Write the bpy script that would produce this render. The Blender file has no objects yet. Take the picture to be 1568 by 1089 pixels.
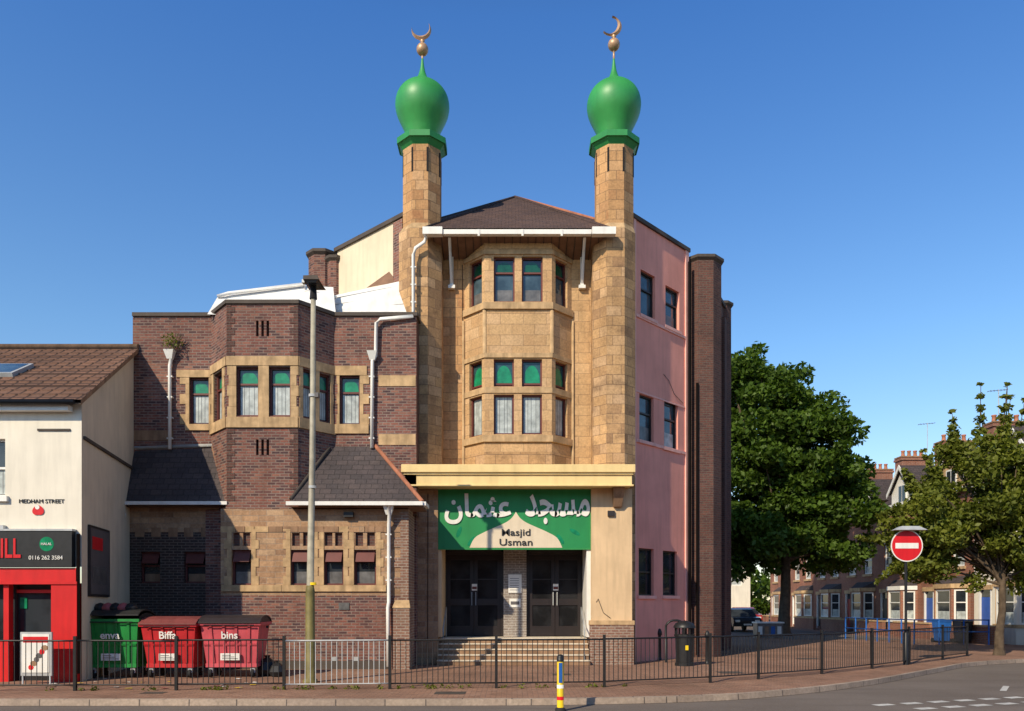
import bpy, math, random
import numpy as np
from mathutils import Vector
random.seed(7); rng=np.random.default_rng(7)
# survey helpers: f, principal point and eye height recovered from the photo; every point is put at its real depth
F=1200.; CX=784.; HY=925.; EYE=1.85; G=0.12
def X(px,d): return (px-CX)*d/F
def Z(py,d): return EYE-(py-HY)*d/F
scene=bpy.context.scene
coll=scene.collection
# ---------------------------------------------------------------- materials
def base(name,rough=.7,metal=0,spec=.4):
    m=bpy.data.materials.new(name); m.use_nodes=True
    nt=m.node_tree; b=nt.nodes['Principled BSDF']
    b.inputs['Roughness'].default_value=rough; b.inputs['Metallic'].default_value=metal
    b.inputs['Specular IOR Level'].default_value=spec
    return m,nt,b
def coords(nt,kind='Object',scale=(1,1,1)):
    tc=nt.nodes.new('ShaderNodeTexCoord'); mp=nt.nodes.new('ShaderNodeMapping')
    mp.inputs['Scale'].default_value=scale
    nt.links.new(tc.outputs[kind],mp.inputs['Vector']); return mp.outputs[0]
def noise(nt,vec,scale,detail=5,rough=.55):
    n=nt.nodes.new('ShaderNodeTexNoise'); n.inputs['Scale'].default_value=scale
    n.inputs['Detail'].default_value=detail; n.inputs['Roughness'].default_value=rough
    nt.links.new(vec,n.inputs['Vector']); return n.outputs['Fac']
def mrange(nt,fac,a,b,c,d):
    n=nt.nodes.new('ShaderNodeMapRange')
    for i,v in zip((1,2,3,4),(a,b,c,d)): n.inputs[i].default_value=v
    nt.links.new(fac,n.inputs[0]); return n.outputs[0]
def mix(nt,kind,fac,a,b):
    n=nt.nodes.new('ShaderNodeMix'); n.data_type='RGBA'; n.blend_type=kind
    for sock,v in ((n.inputs[0],fac),(n.inputs[6],a),(n.inputs[7],b)):
        if isinstance(v,(int,float)): sock.default_value=v
        elif isinstance(v,(tuple,list)): sock.default_value=(*v[:3],1)
        else: nt.links.new(v,sock)
    return n.outputs[2]
def grey(nt,f):
    cc=nt.nodes.new('ShaderNodeCombineColor')
    for i in range(3): nt.links.new(f,cc.inputs[i])
    return cc.outputs[0]
def bump(nt,b,h,strength,dist=.02):
    n=nt.nodes.new('ShaderNodeBump'); n.inputs['Strength'].default_value=strength; n.inputs['Distance'].default_value=dist
    nt.links.new(h,n.inputs['Height']); nt.links.new(n.outputs[0],b.inputs['Normal'])
def flat(name,col,rough=.6,metal=0,var=.18,scale=2.5,bmp=.1,spec=.4,streak=.12):
    m,nt,b=base(name,rough,metal,spec)
    o=coords(nt); n=noise(nt,o,scale,6)
    c=mix(nt,'MULTIPLY',1.0,col,grey(nt,mrange(nt,n,.3,.7,1-var,1+var*.4)))
    if streak:
        s=noise(nt,coords(nt,'Object',(3,3,.35)),2.0,5)
        c=mix(nt,'MIX',mrange(nt,s,.45,.75,0,streak*2.2),c,tuple(v*.4 for v in col))
    nt.links.new(c,b.inputs['Base Color'])
    if bmp: bump(nt,b,noise(nt,o,scale*14,4),bmp,.01)
    return m
def brick(name,c1,c2,c3,mortar,bw=.225,bh=.075,ms=.012,stain=.45,c3amt=.5,stainscale=.7,bmp=.5,rough=.88,c3scale=2.2,off=.5,streak=.4,thr=(.5,.62),blotch=0,sm=.2,c4=None,c4amt=.85):
    m,nt,b=base(name,rough,0,.25)
    uv=coords(nt,'UV')
    def bt(ca,cb,mo,loc=None):
        t=nt.nodes.new('ShaderNodeTexBrick'); t.offset=off; t.squash=1
        if loc:
            mp=nt.nodes.new('ShaderNodeMapping'); mp.inputs['Location'].default_value=loc
            nt.links.new(uv,mp.inputs['Vector']); nt.links.new(mp.outputs[0],t.inputs['Vector'])
        else: nt.links.new(uv,t.inputs['Vector'])
        for k,v in (('Color1',ca),('Color2',cb),('Mortar',mo)): t.inputs[k].default_value=(*v,1)
        t.inputs['Scale'].default_value=1; t.inputs['Mortar Size'].default_value=ms
        t.inputs['Mortar Smooth'].default_value=sm; t.inputs['Brick Width'].default_value=bw; t.inputs['Row Height'].default_value=bh
        return t
    t=bt(c1,c2,mortar); o=coords(nt)
    sel=mrange(nt,bt((0,0,0),(1,1,1),(0,0,0),(bw*14,bh*22,0)).outputs['Color'],.45,.85,0,1)
    n3=mrange(nt,noise(nt,o,c3scale,4),thr[0]-.15,thr[1]+.1,.25,1)
    mm=nt.nodes.new('ShaderNodeMath'); mm.operation='MULTIPLY'; nt.links.new(sel,mm.inputs[0]); nt.links.new(n3,mm.inputs[1])
    m2=nt.nodes.new('ShaderNodeMath'); m2.operation='MULTIPLY'; nt.links.new(mm.outputs[0],m2.inputs[0]); m2.inputs[1].default_value=c3amt
    c=mix(nt,'MIX',m2.outputs[0],t.outputs['Color'],c3)
    if c4:
        s4=mrange(nt,bt((0,0,0),(1,1,1),(0,0,0),(bw*36,bh*58,0)).outputs['Color'],.70,.9,0,c4amt); c=mix(nt,'MIX',s4,c,c4)
    c=mix(nt,'MIX',mrange(nt,noise(nt,o,stainscale,7,.6),.42,.75,0,stain),c,tuple(v*.42 for v in c1))
    c=mix(nt,'MIX',mrange(nt,noise(nt,coords(nt,'Object',(2.2,2.2,.3)),1.6,6),.52,.78,0,streak),c,tuple(v*.4 for v in c1))
    if blotch:
        bl=mrange(nt,noise(nt,coords(nt,'Object',(1,1,1.4)),1.9,8,.62),.52,.68,0,blotch)
        c=mix(nt,'MIX',bl,c,(.10,.06,.04))
    c=mix(nt,'MULTIPLY',1.0,c,grey(nt,mrange(nt,noise(nt,o,.45,3),.35,.65,.86,1.12)))
    c=mix(nt,'MULTIPLY',1.0,c,grey(nt,mrange(nt,noise(nt,o,18,5),.3,.7,.80,1.14)))
    nt.links.new(c,b.inputs['Base Color'])
    inv=nt.nodes.new('ShaderNodeMath'); inv.operation='SUBTRACT'; inv.inputs[0].default_value=1
    nt.links.new(t.outputs['Fac'],inv.inputs[1])
    ad=nt.nodes.new('ShaderNodeMath'); ad.operation='MULTIPLY_ADD'
    nt.links.new(noise(nt,o,25,4),ad.inputs[0]); ad.inputs[1].default_value=.6; nt.links.new(inv.outputs[0],ad.inputs[2])
    bump(nt,b,ad.outputs[0],bmp,.012)
    return m
M={}
M['brick']=brick('wing_brick',(.25,.095,.07),(.12,.06,.058),(.36,.175,.12),(.24,.18,.15),stain=.35,c3amt=.85,c3scale=1.4,c4=(.06,.04,.045))
M['brickdarkshade']=brick('dark_and_shaded_brick',(.14,.06,.047),(.085,.043,.04),(.19,.085,.06),(.12,.09,.075),stain=.35)  # dark bricks, and brick walls with their shade put into the colour
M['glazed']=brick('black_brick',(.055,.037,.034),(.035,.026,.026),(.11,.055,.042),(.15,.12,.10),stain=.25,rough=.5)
M['redbrick']=brick('red_brick',(.34,.115,.06),(.27,.095,.055),(.38,.17,.10),(.28,.21,.17),stain=.25)
M['sand']=brick('sandstone_ashlar',(.60,.385,.195),(.53,.33,.165),(.44,.255,.125),(.36,.23,.13),bw=.66,bh=.31,ms=.008,stain=.35,stainscale=.9,c3amt=.7,streak=.4,blotch=.16,bmp=.5,sm=.3,c4=(.64,.43,.25),c4amt=.5)
M['sandshaft']=brick('sandstone_shaft',(.58,.335,.155),(.46,.26,.12),(.33,.15,.07),(.27,.165,.09),bw=.46,bh=.28,ms=.01,stain=.35,c3amt=.85,stainscale=.9,streak=.4,blotch=.15,sm=.3,c4=(.60,.38,.21),c4amt=.6)
M['sanddirty']=brick('weathered_quoin_stone',(.57,.35,.17),(.47,.28,.135),(.20,.115,.07),(.27,.17,.10),bw=.48,bh=.28,ms=.01,stain=.45,c3amt=.9,c3scale=.9,stainscale=1.1,streak=.4,blotch=.45,sm=.3,c4=(.62,.41,.24),c4amt=.6)
M['tanbrick']=brick('tan_brown_masonry',(.45,.275,.155),(.34,.20,.115),(.19,.11,.075),(.34,.25,.18),bw=.45,bh=.15,ms=.009,stain=.35,c3amt=.7,blotch=.25,c4=(.50,.34,.21),c4amt=.6)
M['stone']=flat('dressed_stone',(.55,.37,.20),.85,0,.38,3.5,.4,.2,.3)
M['stonebrown']=flat('brown_stone',(.33,.20,.12),.85,0,.3,3,.4,.2,.35)
M['pier']=brick('grey_brick',(.30,.25,.21),(.24,.195,.17),(.36,.30,.24),(.45,.41,.36),stain=.25)
M['quoinbrick']=brick('pier_brick',(.28,.145,.10),(.21,.11,.08),(.40,.27,.18),(.38,.31,.25),stain=.3)
M['slate']=brick('slate_roof',(.085,.066,.066),(.06,.05,.052),(.11,.083,.075),(.03,.026,.026),bw=.3,bh=.18,ms=.008,stain=.25,rough=.75,bmp=.6)
M['slate_brown']=brick('plain_tile_roof',(.105,.066,.058),(.078,.052,.05),(.14,.083,.063),(.04,.028,.026),bw=.2,bh=.12,ms=.007,stain=.25,rough=.85,bmp=.6)
M['tiles']=brick('brown_pantiles',(.20,.105,.068),(.155,.085,.06),(.13,.083,.065),(.05,.03,.024),bw=.3,bh=.3,ms=.03,stain=.35,bmp=1.0,off=0)
M['terracotta']=flat('terracotta_ridge',(.42,.165,.095),.85,streak=.3)
M['pink']=flat('pink_render',(.88,.37,.285),.85,0,.16,.8,.25,.2,.10)
M['pinklight']=flat('pink_trim',(.90,.47,.39),.8,0,.1)
M['cream']=flat('cream_render',(.74,.62,.45),.85,0,.12,1.2,.2,.2,.1)
M['white']=flat('white_render',(.79,.73,.61),.8,0,.1,1.0,.15,.2,.1)
M['whitepaint']=flat('white_paint',(.79,.77,.72),.45,0,.08,4,.03,.4,.08)
M['whitemem']=flat('white_roof_sheet',(.76,.75,.73),.6,0,.1,2,.05,.3,.12)
M['canopy']=flat('canopy_cream_yellow',(.82,.61,.28),.6,0,.10,1.6,.08,.3,.10)
M['column']=flat('painted_column',(.68,.48,.28),.75,0,.14,1.4,.15,.3,.16)
M['green']=flat('dome_green',(.04,.31,.075),.45,0,.18,1.3,.08,.5,.1)
M['greendark']=flat('capital_green',(.03,.26,.07),.5,0,.15)
M['signgreen']=flat('sign_green',(.018,.24,.07),.5,0,.12,1.5)
M['signwhite']=flat('sign_white',(.8,.78,.72),.5,0,.06)
M['signcream']=flat('sign_cream',(.70,.59,.43),.6,0,.08)
M['signgrey']=flat('sign_grey',(.12,.11,.11),.5)
M['ink']=flat('letter_black',(.03,.03,.03),.5)
M['gold']=flat('finial_bronze',(.55,.34,.20),.42,.3,.3,8,.1)
M['wood']=flat('brown_soffit',(.22,.12,.075),.7,0,.25,4)
M['frame']=flat('window_frame_red_brown',(.14,.035,.028),.5,0,.15)
M['framedark']=flat('dark_frame',(.035,.028,.026),.4)
M['net']=flat('net_curtain',(.46,.50,.48),.35,0,.45,5,0,.6,0)
M['netgrey']=flat('grey_blind',(.15,.145,.14),.3,0,.6,4,0,.6,.2)
M['paneteal']=flat('teal_pane',(.025,.08,.09),.2,0,.4,6,0,.6,0)
M['panegreen']=flat('green_stained_pane',(.010,.24,.105),.22,0,.35,6,0,.6,0)
M['panegreendark']=flat('dark_green_stained_pane',(.008,.08,.04),.15,0,.3,6,0,.6,0)
def glassm(name,col,rough=.05,spec=.7):
    m,nt,b=base(name,rough,0,spec); nt.links.new(mix(nt,'MIX',mrange(nt,noise(nt,coords(nt),1.5,3),.4,.6,0,1),col,tuple(v*2.2 for v in col)),b.inputs['Base Color'])
    bump(nt,b,noise(nt,coords(nt),1.2,1),.05,.05); return m
M['glass']=glassm('window_glass',(.015,.018,.021))
M['glasssky']=glassm('sky_tinted_glass',(.03,.05,.062))  # bluish base colour carries the reflected sky
M['doorglass']=glassm('door_glass',(.012,.012,.013),.08,.35)
M['door']=flat('dark_door',(.024,.018,.018),.4)
M['shadevoid']=flat('recess_shade',(.012,.01,.01),.9,streak=0)  # near-black colour standing for the shade inside slots and behind the doors
M['black']=flat('black_paint',(.018,.018,.019),.45,0,.3,8)
M['galv']=flat('galvanised_steel',(.50,.51,.51),.4,.2,.2)
M['lead']=flat('coping_dark',(.085,.067,.055),.8,0,.3)
M['pole']=flat('lamp_column_paint',(.40,.36,.27),.55,0,.3,5,.1,.4,.3)
M['polebase']=flat('lamp_column_base',(.20,.165,.05),.6,0,.35,5,.1,.4,.3)
M['red']=flat('shopfront_red',(.62,.018,.018),.4,0,.1)
M['rubber']=flat('rubber',(.02,.02,.02),.8)
M['kerb']=brick('kerb_stone',(.42,.33,.26),(.37,.29,.235),(.27,.2,.16),(.12,.10,.09),bw=.9,bh=.4,ms=.012,stain=.4)
M['yellow']=flat('yellow_reflective',(.80,.55,.02),.4)
M['blue']=flat('blue_paint',(.02,.12,.42),.45)
M['redsign']=flat('sign_red',(.64,.015,.02),.4,0,.05)
M['step']=flat('step_stone',(.68,.59,.46),.8,0,.25,3,.2,.2,.15)
M['bark']=flat('bark',(.11,.08,.055),.95,0,.4,6,.6,.1,.3)
M['litter']=flat('litter_bag',(.45,.10,.10),.5)
def asphalt():
    m,nt,b=base('asphalt',.9,0,.25); o=coords(nt)
    c=mix(nt,'MIX',mrange(nt,noise(nt,o,.35,6),.35,.65,0,1),(.11,.088,.075),(.16,.132,.115))
    c=mix(nt,'MIX',mrange(nt,noise(nt,o,60,3),.4,.65,0,.5),c,(.24,.21,.185))
    c=mix(nt,'MIX',mrange(nt,noise(nt,coords(nt,'Object',(.12,1.6,1)),1.2,5),.5,.68,0,.45),c,(.075,.065,.06))
    nt.links.new(c,b.inputs['Base Color']); bump(nt,b,noise(nt,o,80,3),.5,.01); return m
M['asphalt']=asphalt()
M['paving']=brick('paving_blocks',(.35,.19,.125),(.28,.16,.11),(.41,.27,.195),(.16,.105,.08),bw=.2,bh=.1,ms=.008,stain=.5,stainscale=.35,streak=.35,bmp=.4,blotch=.35)
M['marking']=flat('road_paint',(.62,.61,.58),.7,0,.45,6)
M['earth']=flat('ground_earth',(.13,.115,.09),.95)
def leafm(name,c,c2):
    m,nt,b=base(name,.55,0,.25)
    g=nt.nodes.new('ShaderNodeNewGeometry')
    col=mix(nt,'MIX',g.outputs['Random Per Island'],c,c2)
    col=mix(nt,'MULTIPLY',mrange(nt,noise(nt,coords(nt),.9,3),.35,.65,.0,.6),col,(.35,.4,.35))
    nt.links.new(col,b.inputs['Base Color'])
    tr=nt.nodes.new('ShaderNodeBsdfTranslucent'); nt.links.new(mix(nt,'MULTIPLY',1.0,col,(1.3,1.5,.5)),tr.inputs[0])
    ms=nt.nodes.new('ShaderNodeMixShader'); ms.inputs[0].default_value=.28
    out=nt.nodes['Material Output']
    nt.links.new(b.outputs[0],ms.inputs[1]); nt.links.new(tr.outputs[0],ms.inputs[2]); nt.links.new(ms.outputs[0],out.inputs[0]); return m
M['leaf']=leafm('leaves_deep_green',(.055,.105,.011),(.11,.175,.022))
M['leaf2']=leafm('leaves_yellow_green',(.12,.145,.016),(.20,.215,.032))
# ---------------------------------------------------------------- builder
class Fr:
    def __init__(s,p0,p1):
        s.p0=Vector(p0); d=Vector(p1)-s.p0; s.L=d.length; s.t=d/s.L; s.n=Vector((s.t.y,-s.t.x))
    def P(s,u,z,w=0):
        q=s.p0+s.t*u+s.n*w; return (q.x,q.y,z)
    def u(s,px):
        k=(px-CX)/F; return (k*s.p0.y-s.p0.x)/(s.t.x-k*s.t.y)
    def z(s,px,py): return Z(py,s.p0.y+s.t.y*s.u(px))
    def rect(s,x0,x1,yt,yb):
        m=(x0+x1)/2; return (s.u(x0),s.u(x1),s.z(m,yb),s.z(m,yt))
class B:
    def __init__(s): s.v=[];s.f=[];s.m=[];s.mats=[];s.sm=[]
    def mi(s,mat):
        mat=M[mat] if isinstance(mat,str) else mat
        if mat not in s.mats: s.mats.append(mat)
        return s.mats.index(mat)
    def poly(s,pts,mat,sm=False):
        n=len(s.v); s.v+= [tuple(p) for p in pts]; s.f.append(tuple(range(n,n+len(pts)))); s.m.append(s.mi(mat)); s.sm.append(sm)
    def hexa(s,p,mat):
        n=len(s.v); s.v+=[tuple(q) for q in p]; k=s.mi(mat)
        for f in ((0,3,2,1),(4,5,6,7),(0,1,5,4),(1,2,6,5),(2,3,7,6),(3,0,4,7)):
            s.f.append(tuple(n+i for i in f)); s.m.append(k); s.sm.append(False)
    def box(s,x0,x1,y0,y1,z0,z1,mat):
        s.hexa([(x0,y0,z0),(x1,y0,z0),(x1,y1,z0),(x0,y1,z0),(x0,y0,z1),(x1,y0,z1),(x1,y1,z1),(x0,y1,z1)],mat)
    def fbox(s,fr,u0,u1,z0,z1,w0,w1,mat):
        P=fr.P; s.hexa([P(u0,z0,w1),P(u1,z0,w1),P(u1,z0,w0),P(u0,z0,w0),P(u0,z1,w1),P(u1,z1,w1),P(u1,z1,w0),P(u0,z1,w0)],mat)
    def wall(s,fr,u0,u1,z0,z1,holes,mat,rev=.16,rmat=None):
        us=sorted({u0,u1,*[h[i] for h in holes for i in (0,1)]}); zs=sorted({z0,z1,*[h[i] for h in holes for i in (2,3)]})
        us=[u for u in us if u0-1e-6<=u<=u1+1e-6]; zs=[z for z in zs if z0-1e-6<=z<=z1+1e-6]
        for a,b in zip(us,us[1:]):
            for c,d in zip(zs,zs[1:]):
                mu,mz=(a+b)/2,(c+d)/2
                if any(h[0]<mu<h[1] and h[2]<mz<h[3] for h in holes): continue
                s.poly([fr.P(a,c),fr.P(b,c),fr.P(b,d),fr.P(a,d)],mat)
        rm=rmat or mat; P=fr.P
        for a,b,c,d in holes:
            s.poly([P(a,c),P(a,d),P(a,d,-rev),P(a,c,-rev)],rm); s.poly([P(b,c),P(b,c,-rev),P(b,d,-rev),P(b,d)],rm)
            s.poly([P(a,c),P(a,c,-rev),P(b,c,-rev),P(b,c)],rm); s.poly([P(a,d),P(b,d),P(b,d,-rev),P(a,d,-rev)],rm)
    def prism(s,pts,z0,z1,mat,top=None,capmat=None,sm=False):
        n=len(pts); top=top or pts
        for i in range(n):
            j=(i+1)%n; s.poly([(*pts[i],z0),(*pts[j],z0),(*top[j],z1),(*top[i],z1)],mat,sm)
        s.poly([(*p,z1) for p in top],capmat or mat); s.poly([(*p,z0) for p in pts][::-1],capmat or mat)
    def tube(s,pts,r,mat,n=8,r1=None):
        pts=[Vector(p) for p in pts]; K=len(pts); r1=r if r1 is None else r1; rings=[]; k=s.mi(mat)
        for i,p in enumerate(pts):
            d=(pts[min(i+1,K-1)]-pts[max(i-1,0)]).normalized()
            a=d.cross(Vector((0,0,1)) if abs(d.z)<.9 else Vector((0,1,0))).normalized(); b=d.cross(a)
            rr=r+(r1-r)*i/max(1,K-1); st=len(s.v)
            for j in range(n):
                t=2*math.pi*j/n; s.v.append(tuple(p+a*math.cos(t)*rr+b*math.sin(t)*rr))
            rings.append(st)
        for a,b in zip(rings,rings[1:]):
            for j in range(n): s.f.append((a+j,a+(j+1)%n,b+(j+1)%n,b+j)); s.m.append(k); s.sm.append(True)
        for st in (rings[0],rings[-1]): s.f.append(tuple(range(st,st+n))); s.m.append(k); s.sm.append(False)
    def lathe(s,cx,cy,prof,mat,n=32,sm=True):
        k=s.mi(mat); rings=[]
        for r,z in prof:
            st=len(s.v); rings.append(st)
            for j in range(n):
                t=2*math.pi*j/n; s.v.append((cx+r*math.cos(t),cy+r*math.sin(t),z))
        for a,b in zip(rings,rings[1:]):
            for j in range(n): s.f.append((a+j,a+(j+1)%n,b+(j+1)%n,b+j)); s.m.append(k); s.sm.append(sm)
        for st in (rings[0],rings[-1]): s.f.append(tuple(range(st,st+n))); s.m.append(k); s.sm.append(False)
    def obj(s,name,parent=None,bevel=0):
        me=bpy.data.meshes.new(name); me.from_pydata(s.v,[],s.f)
        for m in s.mats: me.materials.append(m)
        me.polygons.foreach_set('material_index',s.m); me.polygons.foreach_set('use_smooth',s.sm)
        uv=me.uv_layers.new(name='UVMap').data
        for p in me.polygons:
            n=p.normal
            if abs(n.z)<.35:
                t=Vector((-n.y,n.x,0)).normalized()
                for li,vi in zip(p.loop_indices,p.vertices):
                    co=me.vertices[vi].co; uv[li].uv=(co.dot(t),co.z)
            elif abs(n.z)<.97:
                t=Vector((-n.y,n.x,0)).normalized(); q=n.cross(t)
                for li,vi in zip(p.loop_indices,p.vertices):
                    co=me.vertices[vi].co; uv[li].uv=(co.dot(t),co.dot(q))
            else:
                for li,vi in zip(p.loop_indices,p.vertices):
                    co=me.vertices[vi].co; uv[li].uv=(co.x,co.y)
        o=bpy.data.objects.new(name,me); coll.objects.link(o)
        if parent: o.parent=parent
        if bevel:
            md=o.modifiers.new('bevel','BEVEL'); md.width=bevel; md.segments=2; md.limit_method='ANGLE'
        return o
def group(name):
    e=bpy.data.objects.new(name,None); coll.objects.link(e); return e
def text(s,size,loc,mat,parent,name,align='CENTER',sx=1,rotz=0,ext=.008,bold=0,shear=0):
    cu=bpy.data.curves.new(name,'FONT'); cu.body=s; cu.size=size; cu.align_x=align; cu.align_y='CENTER'; cu.extrude=ext; cu.offset=bold; cu.shear=shear
    o=bpy.data.objects.new(name+'_c',cu); coll.objects.link(o); bpy.context.view_layer.update()
    me=bpy.data.meshes.new_from_object(o.evaluated_get(bpy.context.evaluated_depsgraph_get()))
    bpy.data.objects.remove(o); me.materials.clear(); me.materials.append(M[mat])
    q=bpy.data.objects.new(name,me); coll.objects.link(q); q.location=loc; q.rotation_euler=(math.pi/2,0,rotz); q.scale=(sx,1,1); q.parent=parent
    return q
def octa(cx,cy,ap):
    R=ap/math.cos(math.pi/8); return [(cx+R*math.cos(math.pi/8+i*math.pi/4),cy+R*math.sin(math.pi/8+i*math.pi/4)) for i in range(8)]
def smoothcurve(pts,k=6):
    P=[np.array(p,float) for p in pts]; out=[]
    for i in range(len(P)-1):
        p0=P[max(i-1,0)];p1=P[i];p2=P[i+1];p3=P[min(i+2,len(P)-1)]
        for j in range(k):
            t=j/k; out.append(.5*((2*p1)+(-p0+p2)*t+(2*p0-5*p1+4*p2-p3)*t*t+(-p0+3*p1-3*p2+p3)*t**3))
    out.append(P[-1]); return out
def win(b,fr,h,kind='plain',frame='frame',rev=.16,split=None,glass='glass',blind='net',fw=.045):
    u0,u1,z0,z1=h; g=-rev+.01
    b.poly([fr.P(u0,z0,g),fr.P(u1,z0,g),fr.P(u1,z1,g),fr.P(u0,z1,g)],glass)
    f0,f1=g+.005,g+.06
    b.fbox(fr,u0,u0+fw,z0,z1,f0,f1,frame); b.fbox(fr,u1-fw,u1,z0,z1,f0,f1,frame)
    b.fbox(fr,u0+fw,u1-fw,z0,z0+fw,f0,f1,frame); b.fbox(fr,u0+fw,u1-fw,z1-fw,z1,f0,f1,frame)
    a,c=u0+fw,u1-fw
    if split is not None:
        zs=z0+(z1-z0)*split; b.fbox(fr,a,c,zs-.025,zs+.025,f0,f1-.004,frame)
    else: zs=z1
    if kind in('arch','archdark'):
        zt=z1-fw; zb=zs+.03
        b.poly([fr.P(a,zb,g+.003),fr.P(c,zb,g+.003),fr.P(c,zt,g+.003),fr.P(a,zt,g+.003)],'paneteal' if kind=='arch' else 'glass')
        pts=[]; mx=(a+c)/2; hw=(c-a)*.47; hh=(zt-zb)*.82
        for i in range(13):
            t=math.pi*i/12; pts.append(fr.P(mx+hw*math.cos(t),zb+.01+hh*math.sin(t)**.85 if 0<i<12 else zb+.01,g+.007))
        b.poly(pts,'panegreen' if kind=='arch' else 'panegreendark')
    if kind in('arch','blind'):
        zc=zs-.03
        if zc-z0>.3:
            drop=random.uniform(.0,.05); b.poly([fr.P(a+.02,z0+fw+drop,g+.003),fr.P(c-.02,z0+fw+drop,g+.003),fr.P(c-.02,zc,g+.003),fr.P(a+.02,zc,g+.003)],blind)
            for k in range(1,4):   # curtain folds, their crease shade drawn as dark grey strips
                uu=a+.02+(c-a-.04)*(k/4+random.uniform(-.06,.06)); b.fbox(fr,uu,uu+.012,z0+fw+drop+.01,zc-.01,g+.004,g+.006,'netgrey')
    if kind in('half','archdark'):
        zc=z0+(zs-z0)*(.55 if kind=='half' else .45)
        b.poly([fr.P(a+.02,z0+fw,g+.003),fr.P(c-.02,z0+fw,g+.003),fr.P(c-.02,zc,g+.003),fr.P(a+.02,zc,g+.003)],blind)
# ================================================================ MOSQUE
mosque=group('mosque')
W=B(); D=B()
MW=23.25; bd=22.6
BLp=(-1.41,MW); B1=(-.79,bd); B2=(1.149,bd); BRp=(1.77,MW)
fL,fF,fR=Fr(BLp,B1),Fr(B1,B2),Fr(B2,BRp)
ztop=12.35
W.wall(Fr((-3.0,MW),(BLp[0],MW)),0,3.0+BLp[0],5.3,ztop,[],'sandshaft')
W.wall(Fr(BRp,(3.2,MW)),0,3.2-BRp[0],5.3,ztop,[],'sand')
z=lambda py: Z(py,bd)
def hs(fr,xs,rows): return [(fr.u(a),fr.u(b),z(yb),z(yt)) for a,b in xs for yt,yb in rows]
rowsT=[(393,462)]; rows1=[(550,592),(604,665)]
HF=hs(fF,[(756,788),(799,831)],rowsT); HF1=hs(fF,[(756,787),(799,830)],rows1)
HL=[(.22,.78,z(462),z(393))]; HL1=[(.22,.78,z(b),z(a)) for a,b in rows1]
HR=[(.16,.70,z(462),z(393))]; HR1=[(.16,.70,z(b),z(a)) for a,b in rows1]
W.wall(fF,0,fF.L,5.3,ztop,HF+HF1,'sand'); W.wall(fL,0,fL.L,5.3,ztop,HL+HL1,'sand'); W.wall(fR,0,fR.L,5.3,ztop,HR+HR1,'sand')
for fr,H in ((fF,HF),(fL,HL),(fR,HR)):
    for h in H: win(D,fr,h,'archdark',split=.66,blind='netgrey',glass='glasssky')
for fr,H in ((fF,HF1),(fL,HL1),(fR,HR1)):
    for i,h in enumerate(H):
        if i%2==0: win(D,fr,h,'arch',split=.12)
        else: win(D,fr,h,'blind')
def bayband(z0,z1,w,mat,lst=(fL,fF,fR)):
    pts=[lst[0].p0]+[f.p0+f.t*f.L for f in lst]; outs=[]
    for i,p in enumerate(pts):
        if i==0: n=lst[0].n; k=1
        elif i==len(pts)-1: n=lst[-1].n; k=1
        else:
            n=(lst[i-1].n+lst[i].n).normalized(); k=1/n.dot(lst[i].n)
        outs.append(p+n*w*k)
    for i in range(len(pts)-1):
        a,b=pts[i],pts[i+1]; c,d=outs[i+1],outs[i]
        W.hexa([(d.x,d.y,z0),(c.x,c.y,z0),(b.x,b.y+.02,z0),(a.x,a.y+.02,z0),(d.x,d.y,z1),(c.x,c.y,z1),(b.x,b.y+.02,z1),(a.x,a.y+.02,z1)],mat)
bayband(z(474),z(464),.07,'stone'); bayband(z(548),z(541),.04,'stone'); bayband(z(602),z(593),.03,'stone'); bayband(z(677),z(667),.07,'stone'); bayband(z(390),z(383),.04,'stone')
bayband(5.84,z(692),.012,'sanddirty'); bayband(5.73,5.839,.05,'stone')
for p in (B1,B2): W.lathe(p[0],p[1]+.02,[(.06,z(541)),(.06,z(474))],'stone',10)
for p,s_ in ((BLp,-1),(BRp,1)): W.tube([(p[0]+s_*.03,MW-.03,5.75),(p[0]+s_*.03,MW-.03,z(480))],.04,'stone',8)
CL,CR=-2.66,2.96; CY=23.0
zr=15.36
for cx,cu in ((CL,-2.63),(CR,2.99)):
    W.prism(octa(cx,CY,.62),5.3,12.6,'sanddirty')
    W.prism(octa(cx,CY,.62),12.6,12.78,'stone',top=octa(cu,CY,.54))
    W.prism(octa(cu,CY,.54),12.78,zr-.32,'sandshaft')
    for k in range(8):
        a=math.pi/4*k; t=Vector((-math.sin(a),math.cos(a))); n=Vector((math.cos(a),math.sin(a)))
        c=Vector((cu,CY))+n*.54+t*.21
        A_,B_=c-t*.03,c+t*.03
        cc=Fr(A_,B_) if Fr(A_,B_).n.dot(n)>0 else Fr(B_,A_)
        D.fbox(cc,0,.06,14.25,14.95,-.05,.004,'shadevoid')  # black strips paint the slot shade; nothing is cut into the shaft
    W.prism(octa(cu,CY,.54),zr-.32,zr-.17,'greendark',top=octa(cu,CY,.66))
    W.prism(octa(cu,CY,.705),zr-.169,zr,'greendark')
W.obj('main_walls',mosque); W=B()
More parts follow.
